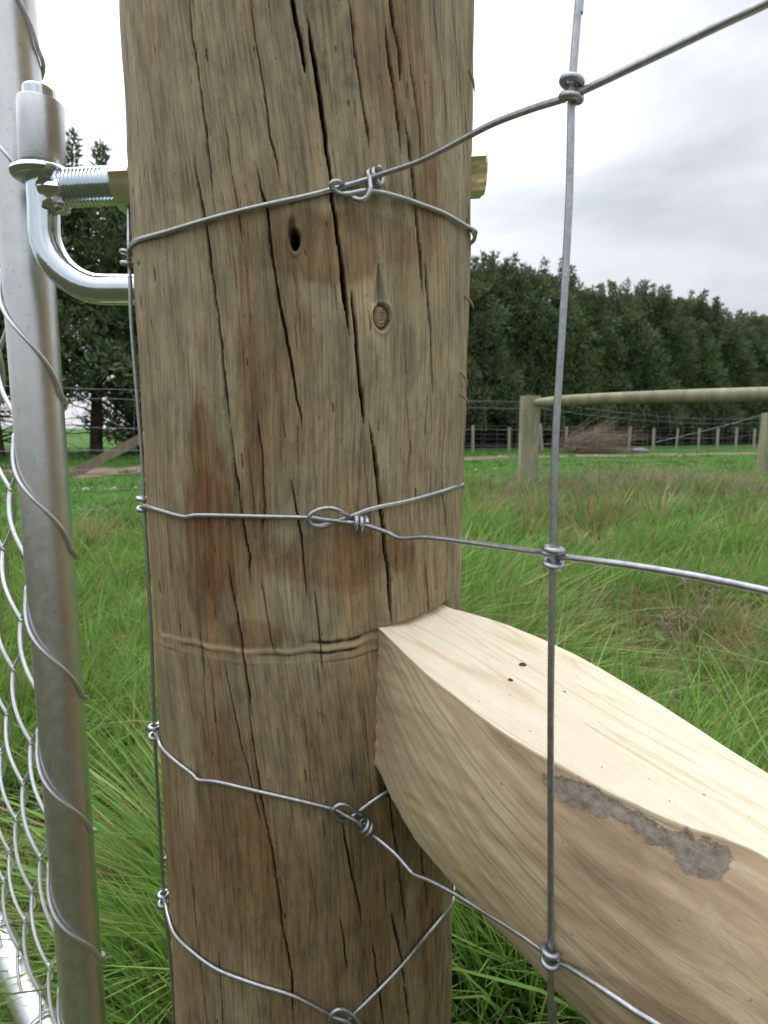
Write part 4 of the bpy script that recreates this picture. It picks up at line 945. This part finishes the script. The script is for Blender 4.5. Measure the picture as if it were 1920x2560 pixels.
# fallen straw and thatch low in the sward
x, y = field(34000, .55, 6.8); m_ = longzone(x, y); x = x[m_]; y = y[m_]; n = len(x)
o = blades('dry_thatch', x, y, rng.uniform(.05, .17, n), .0022*(1+.3*np.clip(y-1, 0, 6)), rng.normal(size=n)*1.4, rng.normal(size=n)*1.4, np.array([.52, .43, .27])*(.55+.6*rng.random((n, 1))), seg=4)
# wispy dead heads on the rough mound at the right
x = rng.normal(3.1, 1.3, 5000); y = rng.normal(5.9, .9, 5000); m_ = longzone(x, y); x = x[m_]; y = y[m_]; n = len(x)
blades('dead_grass', x, y, rng.uniform(.16, .36, n), .006, rng.normal(size=n)*.7-.2, rng.normal(size=n)*.5, np.array([.36, .31, .20])*(.5+.7*rng.random((n, 1))), seg=4)
# short grazed grass beyond
y = np.exp(rng.uniform(math.log(4.2), math.log(24), 70000)); x = rng.uniform(-.95, 1.0, 70000)*y
m_ = ~longzone(x, y)
for i in range(len(pl)-1):
    a_ = np.array(pl[i]); b_ = np.array(pl[i+1]); d_ = b_-a_; t_ = np.clip(((x-a_[0])*d_[0]+(y-a_[1])*d_[1])/(d_@d_), 0, 1); m_ &= np.hypot(x-a_[0]-d_[0]*t_, y-a_[1]-d_[1]*t_) > np.where(x < 0, 1.05, .42)+.35*rng.random(len(x))
x = x[m_]; y = y[m_]; n = len(x); g = rng.random((n, 1))
blades('short_grass', x, y, rng.uniform(.025, .06, n)*(1+y*.02), .006*(1+y*.18), rng.normal(size=n)*.5, rng.normal(size=n)*.5, np.array([.075, .21, .025])*(1-g)+np.array([.15, .34, .05])*g, seg=2)

# coarse uneven tufts scattered over the grazed ground
kx = rng.uniform(-1, 1, 420)*1; ky = np.exp(rng.uniform(math.log(4.4), math.log(19), 420)); kx = kx*ky*.9; m_ = ~longzone(kx, ky); kx, ky = kx[m_], ky[m_]
x = np.repeat(kx, 38)+rng.normal(size=len(kx)*38)*.07; y = np.repeat(ky, 38)+rng.normal(size=len(kx)*38)*.07; n = len(x); g = rng.random((n, 1))
c_ = np.array([.06, .17, .022])*(1-g)+np.array([.16, .31, .06])*g; c_ = np.where(rng.random((n, 1)) < .22, np.array([.40, .34, .2]), c_)
blades('grass_tufts', x, y, rng.uniform(.06, .15, n), .008*(1+y*.12), rng.normal(size=n)*.6, rng.normal(size=n)*.6, c_, seg=3)
# brown twiggy undergrowth beneath the shelter belt
q_ = rng.uniform(380, 2300, 42000); inv = np.interp(q_, [-400, 240, 1180, 1920, 2500], [.070, .0575, .037, .0238, .0165]); y = 1/inv+rng.normal(.6, .8, len(q_)); x = (q_-960)/FPX/inv
blades('undergrowth', x, y, rng.uniform(.5, 1.5, len(q_)), .035, rng.normal(size=len(q_))*.9, rng.normal(size=len(q_))*.9, np.array([.075, .058, .042])*(.4+1.0*rng.random((len(q_), 1))), seg=3)
# dead umbel weeds standing in the grass on the right
def weed(px, py, ht, label, seed):
    random.seed(seed); p = onz(px, py, .02); T = thing('dead_weed', (p.x, p.y, 0), label, 'weed'); m = MB(); hd = MB()
    top = p+Vector((random.uniform(-.02, .03), 0, ht)); st = spline([p, p.lerp(top, .5)+Vector((.01, 0, 0)), top], 5); m.tube(st, .0022, 5)
    for k in range(7):
        a = random.uniform(0, 6.28); z = random.uniform(.45, .98); q_ = p.lerp(top, z); e_ = q_+Vector((math.cos(a)*.05, math.sin(a)*.05, random.uniform(.03, .07))); m.tube([q_, q_.lerp(e_, .5)+Vector((0, 0, -.004)), e_], .0012, 4)
        for j in range(9):
            b_ = e_+Vector((random.gauss(0, .012), random.gauss(0, .012), random.gauss(.006, .004))); m.tube([e_, e_.lerp(b_, .6), b_], .0006, 4, rs=[.0006, .0008, .0030], cap=False); hd = hd
    m.build('stem', M_dead, T); pass
weed(1700, 1720, .17, 'dry brown umbel weed above the stay, nearest the upper wire', 3)
weed(1745, 1640, .20, 'tall dry brown umbel weed in the grass right of the stay wire', 4)
weed(1700, 1960, .15, 'pale matted dead weed right behind the far edge of the stay', 9)

# broad leaved weeds in the sward and crumbs of bark on the stay
M_broad = leafmat('broad_leaf', .5, .3, .25)
def broadleaf(px, py, r_, label, seed):
    random.seed(seed); p = onz(px, py, .06); V = []; Q = []; T_ = []
    for k in range(9):
        a = k*.7+random.uniform(-.3, .3); L_ = r_*random.uniform(.7, 1.2); wd = L_*.17; d = Vector((math.cos(a), math.sin(a), 0)); q = Vector((-d.y, d.x, 0)); b0_ = len(V); rise = random.uniform(.5, 1.1)
        for i in range(9):
            t = i/8; c = p+d*L_*t+Vector((0, 0, L_*(rise*t-.75*rise*t*t))); w_ = wd*math.sin(math.pi*min(1, t*.93+.07))**.8*(1+.12*math.sin(i*2.6))
            for s_ in (-1, 0, 1): V.append(tuple(c+q*w_*s_+Vector((0, 0, -.25*w_ if s_ == 0 else .1*w_)))); g_ = random.uniform(.8, 1.1); T_.append((.10*g_, .24*g_, .06*g_, 1) if s_ else (.17, .30, .10, 1))
        for i in range(8):
            for s_ in (0, 1): Q.append((b0_+i*3+s_, b0_+i*3+s_+1, b0_+(i+1)*3+s_+1, b0_+(i+1)*3+s_))
    T = thing('broadleaf_weed', tuple(p), label, 'weed'); npmesh('leaves', np.array(V), np.array(Q), M_broad, T, {'tint': np.array(T_)})
broadleaf(1610, 1600, .085, 'broad green dock weed in the grass just beyond the far edge of the stay', 1)
broadleaf(1640, 1770, .05, 'small broad leaved weed low in the grass beside the pale stay', 2)
broadleaf(352, 1560, .07, 'dark broad leaved weed in the grass between gate pipe and big post', 3)
for px, py, r_, lab in ((1307, 1663, .0016, 'long crumb of bark lying on the flat top of the stay'), (1276, 1702, .0014, 'round dark crumb of bark lying on the flat top of the stay')):
    t_, n_ = ontop(px, py); c = Vector((A2.x+t_*dirp.x+n_*nrp.x, A2.y+t_*dirp.y+n_*nrp.y, topz(t_, n_)+.0005)); m = MB(); m.add(*lump(Vector((0, 0, 0)), r_*(1.5 if 'long' in lab else 1), r_*.7, r_*.5, px, 6)); o = m.build('bark_crumb', M_weld_brown); o.location = c; o.rotation_euler = (0, .2, .4); tag(o, lab, 'bark crumb')
